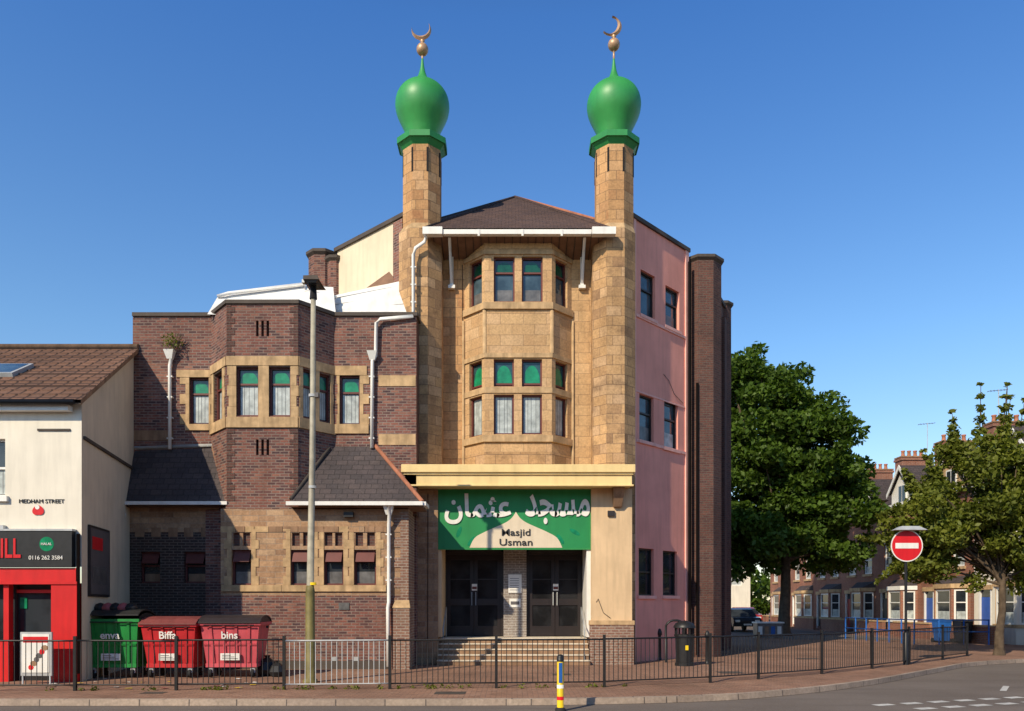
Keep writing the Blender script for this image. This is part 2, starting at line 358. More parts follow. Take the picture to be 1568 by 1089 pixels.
for cu,rc in ((-2.63,0),(2.99,1)):
    dm=B()
    prof=smoothcurve([(.40,zr-.005),(.45,15.5),(.53,15.72),(.63,15.93),(.72,16.12),(.77,16.28),(.79,16.44),(.775,16.6),(.73,16.74),(.65,16.87),(.54,16.98),(.41,17.07),(.28,17.15),(.17,17.26),(.10,17.42),(.055,17.62),(.028,17.86)],3)
    dm.lathe(cu,CY,[tuple(p) for p in prof],'green',48)
    dm.obj('dome',mosque)
    fn=B(); dz=.14*rc
    fn.lathe(cu,CY,[(.03,17.8),(.03,17.97+dz),(.07,17.99+dz),(.03,18.02+dz)],'gold',12)
    zc=18.12+dz; fn.lathe(cu,CY,[(max(.01,.175*math.sin(math.pi*i/14)),zc-.175*math.cos(math.pi*i/14)) for i in range(15)],'gold',24)
    fn.lathe(cu,CY,[(.05,18.28+dz),(.03,18.33+dz),(.075,18.37+dz),(.02,18.42+dz)],'gold',12)
    R=.29; rot=math.radians(-78 if rc==0 else -30); th=math.radians(118)
    cz=18.40+dz+R*math.sin(math.radians(78 if rc==0 else 62)); cxo=cu+(-.03 if rc==0 else -.06)
    ca=[]; n=26
    for i in range(n+1):
        t=-th+2*th*i/n; w=.135*math.cos(t/th*math.pi/2)+.004
        ca.append((Vector((R*math.cos(t),R*math.sin(t))),Vector(((R-w)*math.cos(t),(R-w)*math.sin(t)))))
    def rr(v): return (cxo+v.x*math.cos(rot)-v.y*math.sin(rot), cz+v.x*math.sin(rot)+v.y*math.cos(rot))
    for (o1,q1),(o2,q2) in zip(ca,ca[1:]):
        a,b,c,d=rr(o1),rr(o2),rr(q2),rr(q1); m1=((a[0]+d[0])/2,(a[1]+d[1])/2); m2=((b[0]+c[0])/2,(b[1]+c[1])/2)
        for y in (-.05,.05):
            fn.poly([(a[0],CY,a[1]),(b[0],CY,b[1]),(m2[0],CY+y,m2[1]),(m1[0],CY+y,m1[1])],'gold')
            fn.poly([(d[0],CY,d[1]),(c[0],CY,c[1]),(m2[0],CY+y,m2[1]),(m1[0],CY+y,m1[1])],'gold')
    fn.obj('crescent_finial',mosque)
# roof
R_=B()
ap=(.09,26.0,Z(302,26.0)); eL,eR=(-2.5,22.25,12.52),(2.75,22.25,12.52); cL,cR=(-3.5,23.7,13.12),(3.8,23.7,13.12)
R_.poly([eL,eR,ap],'slate_brown'); R_.poly([cL,eL,ap],'slate_brown'); R_.poly([eR,cR,ap],'slate_brown')
ap2=(.4,33,ap[2]); kL,kR=(-6.2,26.4,13.0),(6.3,26.4,13.0); bL,bR=(-7.4,34,13.0),(9,34,13.0)
R_.poly([kL,cL,ap],'slate_brown'); R_.poly([cR,kR,ap],'slate_brown'); R_.poly([bL,kL,ap,ap2],'slate_brown'); R_.poly([kR,bR,ap2,ap],'slate_brown'); R_.poly([bR,bL,ap2],'slate_brown')
for e in (eL,eR,cL,cR):
    if e is cR or e is eR: R_.tube([Vector(e),Vector(ap)],.055,'terracotta' if e is cR else 'slate_brown',8)
    else: R_.tube([Vector(e),Vector(ap)],.045,'lead' if e is cL else 'slate_brown',8)
R_.hexa([(-2.35,22.27,12.36),(2.6,22.27,12.36),(2.6,23.3,12.05),(-2.35,23.3,12.05),(-2.35,22.27,12.5),(2.6,22.27,12.5),(2.6,23.3,12.9),(-2.35,23.3,12.9)],'wood')
for i in range(22):
    x=-2.25+i*.225; R_.hexa([(x,22.28,12.345),(x+.02,22.28,12.345),(x+.02,23.28,12.035),(x,23.28,12.035),(x,22.28,12.37),(x+.02,22.28,12.37),(x+.02,23.28,12.06),(x,23.28,12.06)],'framedark')
R_.obj('roof',mosque)
Gt=B()
Gt.box(X(679,22.2),X(905,22.2),22.08,22.24,Z(360,22.15),Z(353,22.15),'whitepaint')
Gt.box(X(648,22.2),X(678,22.2),22.03,22.24,Z(361,22.15),Z(350,22.15),'whitepaint')
Gt.box(X(906,22.2),X(942,22.2),22.03,22.24,Z(361,22.15),Z(350,22.15),'whitepaint')
for px in (733,800,860): Gt.box(X(px,22.1)-.03,X(px,22.1)+.03,22.06,22.1,Z(362,22.1),Z(352,22.1),'whitepaint')
Gt.tube([(X(655,22.15),22.15,Z(358,22.15)),(X(650,22.2),22.18,Z(371,22.2)),(X(636,22.2),22.2,Z(380,22.2)),(X(633,22.2),22.2,Z(390,22.2)),(X(633,22.2),22.2,Z(478,22.2)),(X(632,21.75),21.72,Z(484,21.7)),(X(582,21.65),21.68,Z(488,21.65)),(X(576,21.65),21.68,Z(494,21.65)),(X(575,21.68),21.7,Z(545,21.68)),(X(570,21.68),21.7,Z(552,21.68)),(X(569,21.68),21.7,Z(686,21.68))],.05,'whitepaint')
def hopper(px,py,d):
    x,z0=X(px,d),Z(py,d)
    Gt.hexa([(x-.07,d-.12,z0-.24),(x+.07,d-.12,z0-.24),(x+.07,d,z0-.24),(x-.07,d,z0-.24),(x-.14,d-.2,z0),(x+.14,d-.2,z0),(x+.14,d,z0),(x-.14,d,z0)],'whitepaint')
def clips(px,d,y0,y1,n=4):
    for k in range(n):
        py=y0+(y1-y0)*(k+.5)/n; Gt.box(X(px,d)-.075,X(px,d)+.075,d-.03,d+.08,Z(py+2,d),Z(py,d),'whitepaint')
hopper(571,540,21.78); hopper(262,538,21.78); clips(569,21.7,560,686); clips(260,21.7,560,686); clips(633,22.2,395,475,3)
Gt.tube([(X(263,21.7),21.7,Z(545,21.7)),(X(260,21.7),21.7,Z(560,21.7)),(X(260,21.7),21.7,Z(688,21.7))],.05,'whitepaint')
for px in (691,892):
    xx=X(px,23.0)
    Gt.box(xx-.05,xx+.05,23.13,23.24,Z(438,23.2),Z(372,23.2),'whitepaint'); Gt.box(xx-.1,xx+.1,23.1,23.24,Z(443,23.2),Z(438.1,23.2),'whitepaint')
    Gt.hexa([(xx-.04,23.12,Z(420,23.2)),(xx+.04,23.12,Z(420,23.2)),(xx+.04,23.13,Z(436,23.2)),(xx-.04,23.13,Z(436,23.2)),(xx-.04,22.3,12.28),(xx+.04,22.3,12.28),(xx+.04,22.42,12.3),(xx-.04,22.42,12.3)],'whitepaint')
# --- side walls
pk=Fr((3.60,23.22),(5.68,25.42)); zt=13.27
Hp=[pk.rect(981,1003,418,486),pk.rect(1019,1040,442,503),pk.rect(979,1001,606,676),pk.rect(1017,1038,615,687),pk.rect(978,1001,840,912),pk.rect(1015,1037,844,912)]
W.wall(pk,0,pk.L,G,zt,Hp,'pink')
for i,h in enumerate(Hp): win(D,pk,h,'half' if i in(1,2,3) else 'plain','framedark',glass='glasssky' if i<4 else 'glass',split=.62 if i<4 else .5,blind='netgrey' if i!=3 else 'net')
for h in Hp: W.fbox(pk,h[0]-.08,h[1]+.08,h[2]-.1,h[2]-.005,-.01,.06,'pinklight')
for py0 in (480,672): 
    zz=Z(py0,23.3); W.fbox(pk,.101,pk.L-.141,zz-.09,zz,-.01,.04,'pinklight')
zz=Z(597,23.3); W.fbox(pk,.101,pk.L-.141,zz-.05,zz,-.01,.02,'pinklight')
W.fbox(pk,pk.L-.14,pk.L+.04,G,zt,-.02,.045,'pinklight'); W.fbox(pk,-.02,.1,G,zt,-.02,.03,'pinklight')
W.fbox(pk,-.1,pk.L+.1,zt,zt+.12,-.3,.07,'lead')
D.tube([pk.P(1.6,9.0,.02),pk.P(1.9,8.85,.03),pk.P(2.2,8.5,.03),pk.P(2.75,8.3,.02)],.008,'lead',5)
def turret(cx,cy,a,z0,z1,mat='brickdarkshade'):
    W.prism(octa(cx,cy,a),z0,z1,mat); W.prism(octa(cx,cy,a),z1,z1+.08,'lead',top=octa(cx,cy,a+.08)); W.prism(octa(cx,cy,a+.08),z1+.08,z1+.17,'lead')
turret(6.28,26.0,.60,G,13.0)  # darker brick than the left turrets, shade put into the colour
fk=Fr((6.45,26.5),(8.15,30.0)); W.wall(fk,0,fk.L,G,13.1,[],'brickdarkshade'); W.fbox(fk,0,fk.L,13.1,13.22,-.3,.07,'lead')
for i in (1.5,2.9): W.fbox(fk,i,i+.4,G,12.5,-.05,.18,'brickdarkshade')
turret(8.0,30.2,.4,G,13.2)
fk2=Fr((8.2,30.4),(9.0,34)); W.wall(fk2,0,fk2.L,G,13,[],'brickdarkshade')
W.wall(Fr((9,34),(-7.4,34)),0,16.4,G,13,[],'brickdarkshade'); W.wall(Fr((-7.4,34),(-6.2,26.2)),0,7.9,G,13,[],'brickdarkshade')
D.tube([pk.P(2.98,12.9,.12),pk.P(2.98,.3,.12)],.05,'black')
D.tube([(6.0,25.36,9.0),(6.0,25.36,.2)],.045,'black')
lf=Fr((-5.65,25.35),(-3.2,23.1)); W.wall(lf,0,lf.L,G,13.25,[],'cream'); W.fbox(lf,-.1,lf.L+.1,13.25,13.37,-.3,.07,'lead')
W.fbox(lf,lf.L-.42,lf.L,9,13.2,-.02,.05,'brick')
turret(-6.22,25.75,.42,6,13.15,'brick'); turret(-5.75,25.45,.22,6,12.9,'brick')
W.poly([(X(556,22.9),23.4,Z(441,23.4)),(X(600,22.9),23.3,Z(433,23.3)),(X(607,23.6),23.6,Z(408,23.6))],'wood')
W.poly([(X(500,22.3),22.3,9.7),(X(637,22.3),22.3,9.7),(X(630,22.9),22.9,Z(427,22.9)),(X(514,22.9),22.9,Z(452,22.9))],'whitemem')
W.poly([(X(514,22.9),22.9,Z(452,22.9)),(X(630,22.9),22.9,Z(427,22.9)),(X(630,24.2),25,Z(427,22.9)),(X(480,24.2),25,Z(452,22.9))],'whitemem')
for t in (.3,.5,.7,.9):
    a=Vector((X(500,22.3),22.3,9.7)).lerp(Vector((X(514,22.9),22.9,Z(452,22.9))),t); b=Vector((X(637,22.3),22.3,9.7)).lerp(Vector((X(630,22.9),22.9,Z(427,22.9))),t)
    W.tube([a+Vector((0,-.015,0)),b+Vector((0,-.015,0))],.01,'galv',4)
W.poly([(X(326,21.9),21.5,9.8),(X(515,21.9),21.9,9.8),(X(515,23),22.6,Z(440,22.6)),(X(467,22.6),22.6,Z(437,22.6)),(X(350,22.6),22.6,Z(452,22.6)),(X(333,22.6),22.6,Z(455,22.6))],'whitemem')
W.tube([(X(333,22.5),22.5,Z(454,22.5)),(X(350,22.5),22.5,Z(449,22.5)),(X(467,22.5),22.5,Z(435,22.5)),(X(467,22.5),22.5,Z(446,22.5)),(X(515,22.5),22.5,Z(455,22.5))],.05,'whitemem')
W.obj('flank_walls',mosque); W=B()
# ================= wing
UW=21.8; zp=9.85; zl=4.3
p=[(-10.55,UW),(-8.37,UW),(-7.61,20.9),(-5.70,20.9),(-4.94,UW),(-2.66,UW),(-2.66,23.1)]
wL,bL_,bF,bR_,wR,wE=[Fr(p[i],p[i+1]) for i in range(6)]
zw0,zw1=bF.z(400,637),bF.z(400,562)
h1=[wL.rect(290,320,578,650)]; h2=[(.22,.88,zw0,zw1)]
h3=[(bF.u(362),bF.u(396),zw0,zw1),(bF.u(412),bF.u(445),zw0,zw1)]
sl=[(bF.u(a),bF.u(a+4),bF.z(400,y1),bF.z(400,y0)) for a in (392,400,408) for y0,y1 in ((491,515),(673,697))]
h4=[(.14,.52,zw0,zw1),(.66,1.04,zw0,zw1)]; h5=[wR.rect(520,551,575,650)]
for fr,h,w_ in ((wL,h1,'brick'),(bL_,h2,'brick'),(bF,h3+sl,'brick'),(bR_,h4,'brick'),(wR,h5,'brick'),(wE,[],'brickdarkshade')):
    W.wall(fr,0,fr.L,zl,zp,h,w_)
for s_ in sl: D.poly([bF.P(s_[0],s_[2],-.14),bF.P(s_[1],s_[2],-.14),bF.P(s_[1],s_[3],-.14),bF.P(s_[0],s_[3],-.14)],'shadevoid')
for fr,h in ((wL,h1),(bL_,h2),(bF,h3),(bR_,h4),(wR,h5)):
    for q in h: win(D,fr,q,'arch',split=.66,fw=.045)
def coping(frs,z0,z1,w,mat):
    for i,f in enumerate(frs): W.fbox(f,-.03 if i else 0,f.L+.03,z0+.0015*i,z1+.0015*i,-.28,w+.001*i,mat)
coping([wL,bL_,bF,bR_,wR,wE],zp,zp+.1,.05,'lead')
def qu(fr,u0,u1,z0,z1,w=.02,mat='stone'): W.fbox(fr,u0,u1,z0,z1,-.02,w,mat)
def jamb(fr,u,dr,z0,z1,a=.10,b=.26,hh=.28,mat='stone',umax=9,umin=0):
    k=0; zz=z0
    while zz<z1-.02:
        L=a if k%2 else b; z2=min(zz+hh,z1)
        u0,u1=(u,u+L) if dr>0 else (u-L,u)
        u0=max(u0,umin); u1=min(u1,umax)
        if u1-u0>.02: qu(fr,u0,u1,zz+.004,z2,.018+.003*random.random(),mat)
        zz=z2; k+=1
zb0,zb1=bF.z(400,655),bF.z(400,639); zc0,zc1=bF.z(400,560),bF.z(400,546)
for fr in (bL_,bF,bR_):
    qu(fr,.0,fr.L,zb0,zb1,.05,'stone'); qu(fr,0,fr.L,zc0,zc1,.04,'stone')
jamb(bF,h3[0][0],-1,zb1,zc0,a=.20,b=.24,umax=bF.L); jamb(bF,h3[1][1],1,zb1,zc0,a=.16,b=.20,umax=bF.L); qu(bF,h3[0][1],h3[1][0],zb1,zc0,.03)
jamb(bL_,h2[0][0],-1,zb1,zc0,a=.16,b=.2,umax=bL_.L); jamb(bL_,h2[0][1],1,zb1,zc0,a=.16,b=.2,umax=bL_.L)
jamb(bR_,h4[0][0],-1,zb1,zc0,umax=bR_.L); qu(bR_,h4[0][1],h4[1][0],zb1,zc0,.03); jamb(bR_,h4[1][1],1,zb1,zc0,a=.08,b=.1,umax=bR_.L)
a,b_,c,d=h1[0]; jamb(wL,a,-1,c,d,umax=wL.L); jamb(wL,b_,1,c,d,a=.05,b=.06,umax=wL.L); qu(wL,a-.35,wL.L,d,d+.2,.03); qu(wL,a-.1,wL.L,c-.17,c,.05)
qu(wL,0,a-.45,c-.45,c-.17,.02,'stonebrown')
a,b_,c,d=h5[0]; jamb(wR,a,-1,c,d,a=.05,b=.08,umax=wR.L); jamb(wR,b_,1,c,d,umax=wR.L); qu(wR,.02,b_+.2,d,d+.26,.03); qu(wR,.02,b_+.25,c-.26,c,.05)
for yy in (575,665): 
    zz=wR.z(600,yy); qu(wR,wR.L-1.05,wR.L-.02,zz-.3,zz,.015,'stone')
for fr,u,dr in ((bF,0,1),(bF,bF.L,-1)):
    k=0
    for z_a,z_b in ((7.98,9.8),(4.6,6.5)):
        zz=z_a
        while zz<z_b:
            L=.22 if k%2 else .12; u0,u1=(u,u+L) if dr>0 else (u-L,u)
            qu(fr,u0,u1,zz,zz+.14,.012,'brickdarkshade'); zz+=.15; k+=1
W.obj('wing_upper_walls',mosque); W=B()
GD=20.85
gF=Fr((-7.75,GD),(-2.75,GD)); gL=Fr((-10.6,21.35),(-7.75,21.35)); gR=Fr((-2.75,GD),(-2.75,22.45)); gS=Fr((-7.75,21.35),(-7.75,GD))
zw0,zw1=gF.z(400,896),gF.z(400,842); zt0,zt1=gF.z(400,836),gF.z(400,816); zg=gF.z(400,912)
hg=[(gF.u(a),gF.u(b),zw0,zw1) for a,b in ((355,385),(445,480),(496,526),(542,576))]
ht=[(gF.u(a),gF.u(b),zt0,zt1) for a,b in ((357,367),(372,383),(447,459),(464,477),(497,509),(513,524),(544,556),(562,574))]
W.wall(gF,0,gF.L,zg,4.38,hg+ht,'tanbrick'); W.wall(gF,0,gF.L,G,zg,[],'brick')
hl=[gL.rect(215,245,845,893),gL.rect(282,315,845,893)]
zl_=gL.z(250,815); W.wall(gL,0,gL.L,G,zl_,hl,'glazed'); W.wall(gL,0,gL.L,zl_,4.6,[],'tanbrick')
W.wall(gR,0,gR.L,G,5.0,[],'quoinbrick'); W.wall(gS,0,gS.L,G,4.4,[],'brick')
for h in hg:
    win(D,gF,h,'half','frame',split=.7,blind='netgrey'); a,b_,c,d=h
    jamb(gF,a,-1,c,d+.55,a=.12,b=.2,hh=.24); jamb(gF,b_,1,c,d+.55,a=.12,b=.2,hh=.24)
for h in ht: D.poly([gF.P(h[0],h[2],-.08),gF.P(h[1],h[2],-.08),gF.P(h[1],h[3],-.08),gF.P(h[0],h[3],-.08)],'brickdarkshade')
for a,b_ in ((340,432),(432,592)): qu(gF,gF.u(a),gF.u(b_)-.01,zw0-.17,zw0-.002,.05,'stone')
u=0
while u<gF.L-.5:
    wd=random.uniform(.2,.42); qu(gF,u,u+wd,zt1+.02,zt1+.17,random.uniform(.012,.026),random.choice(['stone','stonebrown','stonebrown','tanbrick'])); u+=wd+.015
for h in hl: win(D,gL,h,'half','frame',split=.55,blind='stonebrown')
for k,px in enumerate((207,232,258,282,308)): qu(gL,gL.u(px),gL.u(px+14),gL.z(250,822),gL.z(250,808),.012,'stonebrown')
qu(gL,gL.u(316),gL.L,G,4.4,.06,'brick')
for h in hg+hl:
    fr=gF if h in hg else gL
    a,b_,c,d=h; P=fr.P
    D.hexa([P(a+.05,d-.32,.06),P(b_-.05,d-.32,.06),P(b_-.05,d-.33,.03),P(a+.05,d-.33,.03),P(a+.05,d-.04,-.09),P(b_-.05,d-.04,-.09),P(b_-.05,d-.05,-.12),P(a+.05,d-.05,-.12)],'frame')
jamb(gF,gF.L,-1,G,4.3,a=.22,b=.38,hh=.27,mat='quoinbrick')
W.box(-3.13,-2.70,20.62,GD-.001,G,1.75,'quoinbrick'); W.hexa([(-3.15,20.6,1.75),(-2.68,20.6,1.75),(-2.68,GD-.002,1.75),(-3.15,GD-.002,1.75),(-3.1,20.8,1.95),(-2.73,20.8,1.95),(-2.73,GD-.002,1.95),(-3.1,GD-.002,1.95)],'stone')
for px in (508,542):
    x=gF.u(px); D.fbox(gF,x,x+.12,gF.z(px,1022),gF.z(px,1006),.0,.03,'galv')
D.fbox(gF,gF.u(519),gF.u(535),gF.z(520,934),gF.z(520,923),.0,.02,'netgrey')
W.fbox(gF,0,gF.L-.5,G,G+.22,-.01,.05,'lead')
W.obj('wing_ground_walls',mosque)
L=B()
def roofslab(pts,mat,t=.07):
    L.poly(pts,mat); L.poly([(x,y,z-t) for x,y,z in pts][::-1],'wood')
ze=4.56
roofslab([(X(173,21.0),20.98,ze),(-7.58,20.98,ze),(-8.3,21.82,Z(684,21.8)),(X(207,21.8),21.82,Z(688,21.8))],'slate')
roofslab([(X(173,21.0),20.98,ze),(X(207,21.8),21.82,Z(688,21.8)),(X(180,21.8),21.82,ze)],'slate')
L.poly([(-10.7,20.985,ze-.09),(-7.58,20.985,ze-.09),(-7.58,21.5,ze-.09),(-10.7,21.5,ze-.09)],'wood')
L.tube([(-7.6,20.99,ze+.04),(-8.32,21.8,Z(684,21.8)+.03)],.05,'stonebrown',8)
L.tube([(-8.3,21.79,Z(684,21.8)+.03),(X(207,21.8),21.79,Z(688,21.8)+.03)],.05,'galv',8)
L.box(-10.7,-7.6,20.88,20.98,ze-.06,ze+.03,'whitepaint')
hp=(X(574,21.8),21.8,Z(684,21.8)); er=(X(647,20.6),20.55,4.5)
roofslab([(-5.86,20.55,4.5),er,hp,(-5.0,21.8,hp[2])],'slate'); roofslab([er,(er[0],21.78,4.5),hp],'slate')
L.tube([Vector(er)+Vector((0,0,.04)),Vector(hp)+Vector((0,0,.04))],.055,'terracotta',8)
L.tube([(-5.82,20.62,4.6),(-5.05,21.7,hp[2]-.05)],.05,'lead',8)
L.poly([(-5.86,20.56,4.41),(er[0],20.56,4.41),(er[0],21.8,4.41),(-5.86,21.8,4.41)],'wood')
L.box(-5.9,er[0]+.02,20.44,20.54,4.43,4.53,'whitepaint'); L.box(er[0]+.021,er[0]+.1,20.5,21.3,4.43,4.53,'whitepaint')
L.obj('lean_to_roofs',mosque)
Gt.tube([(X(183,20.9),20.9,4.5),(X(190,20.95),20.95,4.25),(X(190,21.2),21.22,3.9),(X(188,21.2),21.22,.3)],.05,'whitepaint')
Gt.tube([(X(595,20.5),20.5,4.5),(X(596,20.6),20.62,4.2),(X(595,20.7),20.74,3.9),(X(595,20.7),20.74,1.9),(X(594,20.7),20.70,1.75),(X(594,20.6),20.66,.2)],.05,'whitepaint')
hopper(596,775,20.72); clips(595,20.74,800,905,3)
Gt.obj('gutters_and_downpipes',mosque)
Wb=B(); Wb.prism([(-10.5,22.1),(-2.7,22.1),(-2.7,23.2),(-5.6,25.8),(-6.4,29),(-10.9,29)],G,9.6,'brick',capmat='lead'); Wb.obj('wing_body',mosque)
# ================= porch
Pc=B()
cd=21.75
Pc.box(-3.07,3.42,cd-.05,MW-.01,5.50,5.72,'canopy'); Pc.box(-2.99,3.34,cd+.05,MW-.012,5.14,5.499,'canopy')
Pc.box(-3.02,3.37,cd,cd+.2,5.44,5.52,'canopy'); Pc.box(-3.03,3.38,cd-.01,cd+.1,5.12,5.17,'canopy')
for x in (-2.8,3.0):
    Pc.hexa([(x-.12,22.2,4.6),(x+.12,22.2,4.6),(x+.12,22.4,4.6),(x-.12,22.4,4.6),(x-.16,21.9,5.13),(x+.16,21.9,5.13),(x+.16,22.4,5.13),(x-.16,22.4,5.13)],'stonebrown')
Pc.obj('canopy',mosque,bevel=.012)
Po=B()
Po.box(-2.76,-2.12,22.4,23.8,G,5.13,'tanbrick')
Po.box(2.26,3.42,22.32,23.6,1.32,5.13,'column'); Po.box(2.22,3.46,22.26,23.6,G,1.26,'quoinbrick'); Po.box(2.2,3.48,22.24,23.6,1.26,1.38,'stone')
Po.box(-2.119,-2.02,22.5,23.8,.9,3.5,'column'); Po.box(2.14,2.259,22.5,23.78,.9,3.5,'whitepaint')
Po.box(3.3,3.62,23.0,23.6,G,5.5,'sanddirty')
Po.box(-2.12,2.26,23.95,24.1,.8,5.2,'shadevoid')
Po.box(-2.12,2.26,22.56,23.95,3.52,3.62,'wood')
Po.box(-3.0,3.3,22.6,23.9,5.0,5.12,'column')
dd=23.8; zd0=.86; zd1=Z(845,dd)
x0,x1,x2,x3=X(680,dd),X(771,dd),X(806,dd),X(894,dd)
Po.box(x1,x2,dd-.12,dd+.15,zd0,zd1+.1,'pier')
Po.box(-2.12,2.26,dd-.05,dd+.15,zd1+.101,3.519,'signgreen')
for a,b_ in ((x0,x1),(x2,x3)):
    Po.box(a,a+.07,dd,dd+.1,zd0,zd1,'framedark'); Po.box(b_-.07,b_,dd,dd+.1,zd0,zd1,'framedark'); Po.box(a+.07,b_-.07,dd,dd+.1,zd1-.09,zd1+.1,'framedark')
    m=(a+b_)/2
    for q0,q1 in ((a+.075,m-.006),(m+.006,b_-.075)):
        Po.box(q0,q0+.11,dd+.03,dd+.08,zd0+.02,zd1-.1,'door'); Po.box(q1-.11,q1,dd+.03,dd+.08,zd0+.02,zd1-.1,'door')
        Po.box(q0+.11,q1-.11,dd+.03,dd+.08,zd1-.25,zd1-.1,'door'); Po.box(q0+.11,q1-.11,dd+.03,dd+.08,zd0+.02,zd0+.32,'door'); Po.box(q0+.11,q1-.11,dd+.03,dd+.08,zd0+.95,zd0+1.15,'door')
        Po.box(q0+.11,q1-.11,dd+.06,dd+.07,zd0+.32,zd0+.95,'doorglass'); Po.box(q0+.11,q1-.11,dd+.06,dd+.07,zd0+1.15,zd1-.25,'doorglass')
        Po.box(q0+.11,q1-.11,dd+.045,dd+.06,zd1-.85,zd1-.82,'door')
    for s_ in (-1,1): Po.tube([(m+s_*.06,dd-.02,zd0+.95),(m+s_*.06,dd-.02,zd0+1.35)],.014,'galv',6)
    Po.box(m-.06,m+.10,dd+.01,dd+.025,zd0+1.40,zd0+1.60,'signwhite'); Po.box(m-.05,m+.09,dd+.005,dd+.0099,zd0+1.44,zd0+1.52,'frame')
xm=(x1+x2)/2
for py0,py1,mat,hw in ((880,908,'signwhite',.2),(917,930,'signwhite',.17)):
    Po.box(xm-hw,xm+hw,dd-.15,dd-.122,Z(py1,dd),Z(py0,dd),mat)
for i in range(6): Po.box(xm-.15,xm+.12,dd-.153,dd-.1505,Z(904-i*3.5,dd),Z(903.2-i*3.5,dd),'signgrey')
Po.box(xm-.13,xm+.13,dd-.153,dd-.1505,Z(926,dd),Z(921,dd),'signgrey')
Po.obj('porch_and_doors',mosque)
St=B()
for i in range(5):
    zz=.12+.148*(i+1); y0=22.05+.2*i
    St.box(-2.12,2.2,y0,24.0-i*.001,zz-.148,zz-.035,'stonebrown'); St.box(-2.12,2.2,y0-.025,24.0-i*.001,zz-.035,zz,'step')
St.obj('entrance_steps',mosque,bevel=.006)
Hn=B()
for x in (-1.95,2.05):
    Hn.tube([(x,22.2,.27),(x,22.2,1.15),(x,23.2,1.75),(x,23.2,.86)],.02,'galv',8)
Hn.obj('handrails',mosque)
Ft=B()
Ft.box(2.72,2.92,22.25,22.319,4.35,4.5,'framedark'); Ft.tube([(2.4,22.31,1.9),(2.45,22.3,2.0),(2.6,22.3,1.6),(2.8,22.3,1.45)],.008,'lead',4)
Ft.tube([(-2.4,22.39,5.0),(-2.41,22.39,.3)],.012,'lead',5)
Ft.tube([(-1.47,23.22,11.9),(-1.47,23.22,5.8)],.010,'lead',4)
Ft.box(gF.P(3.3,0)[0],gF.P(3.3,0)[0]+.25,20.70,20.82,4.15,4.28,'black')
Ft.obj('wall_fittings',mosque)
# --- sign
S=B(); sd=22.5
sx=lambda px:X(px,sd); sz=lambda py:Z(py,sd)
S.box(sx(670),sx(912),sd-.03,sd+.04,sz(841),sz(751),'signgreen')
for (a,b_,c,d) in ((670,912,749,752),(670,912,839.5,842)): S.box(sx(a),sx(b_),sd-.045,sd-.02,sz(d),sz(c),'greendark')
cp=smoothcurve([(719,839),(727,824),(742,815),(760,807),(775,800),(784,793),(790,784)],4)
right=[(1580-x,y) for x,y in cp][::-1]
S.poly([(sx(x),sd-.045,sz(y)) for x,y in list(cp)+right[1:]],'signcream')
for cx_,cy_,an in ((703,815,1.2),(722,829,.9),(858,826,2.2),(880,815,2.6)):
    pts=[]
    for i in range(14):
        t=2*math.pi*i/14; a=9*math.cos(t); b_=3.2*math.sin(t); pts.append((sx(cx_+a*math.cos(an)-b_*math.sin(an)),sd-.034,sz(cy_-(a*math.sin(an)+b_*math.cos(an)))))
    S.poly(pts,'panegreen')
S.obj('calligraphy_sign',mosque)
def fit(s,name,x0,x1,y0,y1,mat='signwhite',bold=.0):
    q=text(s,1.0,(0,sd-.055,0),mat,mosque,name,bold=bold); vs=np.array([v.co[:] for v in q.data.vertices]); mn,mxx=vs.min(0),vs.max(0)
    a=(sx(x1)-sx(x0))/(mxx[0]-mn[0]); c=(sz(y0)-sz(y1))/(mxx[1]-mn[1]); q.scale=(a,c,1)
    q.location=(sx(x0)-mn[0]*a,sd-.055,sz(y1)-mn[1]*c)
fit('\uFEAA\uFEA0\uFEB4\uFEE3','arabic_word',804,903,757,803,bold=.026)
fit('\uFEE5\uFE8E\uFEE4\uFE9C\uFECB','arabic_word',681,783,756,803,bold=.026)
text('Masjid',.27,(sx(790),sd-.06,sz(816)),'ink',mosque,'sign_text',sx=1.25,bold=.002)
text('Usman',.27,(sx(790),sd-.06,sz(831)),'ink',mosque,'sign_text',sx=1.3,bold=.002)
D.obj('windows',mosque)
# ================================================================ SHOP
shop=group('takeaway_shop_building'); s=B(); fd=17.5
sf=Fr((-14.5,fd),(X(125,fd),fd)); ss=Fr((X(125,fd),fd),(-10.5,21.75))
ez=6.35; rz=8.95
hw_=[(sf.u(-30),sf.u(8),sf.z(0,760),sf.z(0,672))]
s.wall(sf,0,sf.L,Z(868,fd),ez,hw_,'white'); win(s,sf,hw_[0],'blind','whitepaint',split=.5)
s.fbox(sf,hw_[0][0]-.1,hw_[0][1]+.08,hw_[0][2]-.12,hw_[0][2],-.02,.08,'whitepaint')
s.fbox(sf,sf.u(58),sf.u(108),sf.z(80,660),sf.z(80,657),.0,.03,'lead')
a,b_=ss.P(0,0),ss.P(ss.L,0)
s.poly([(a[0],a[1],G),(b_[0],b_[1],G),(b_[0],b_[1],rz-.05),(a[0],a[1],ez)],'cream')
s.fbox(ss,.1,ss.L,5.55,5.62,-.01,.05,'lead')
q=ss.rect(134,165,808,914); s.fbox(ss,q[0],q[1],q[2],q[3],.0,.05,'framedark'); s.fbox(ss,q[0]+.06,q[1]-.06,q[2]+.06,q[3]-.06,.051,.055,'signgrey')
s.fbox(ss,q[0]+.15,q[1]-.6,q[3]-.55,q[3]-.25,.056,.058,'redsign'); s.fbox(ss,q[0]+.2,q[1]-.3,q[2]+.3,q[2]+.7,.056,.058,'netgrey')
ro=[(-14.5,fd-.25,ez),(X(125,fd)+.12,fd-.25,ez),(-10.38,21.78,rz),(-14.5,21.78,rz)]
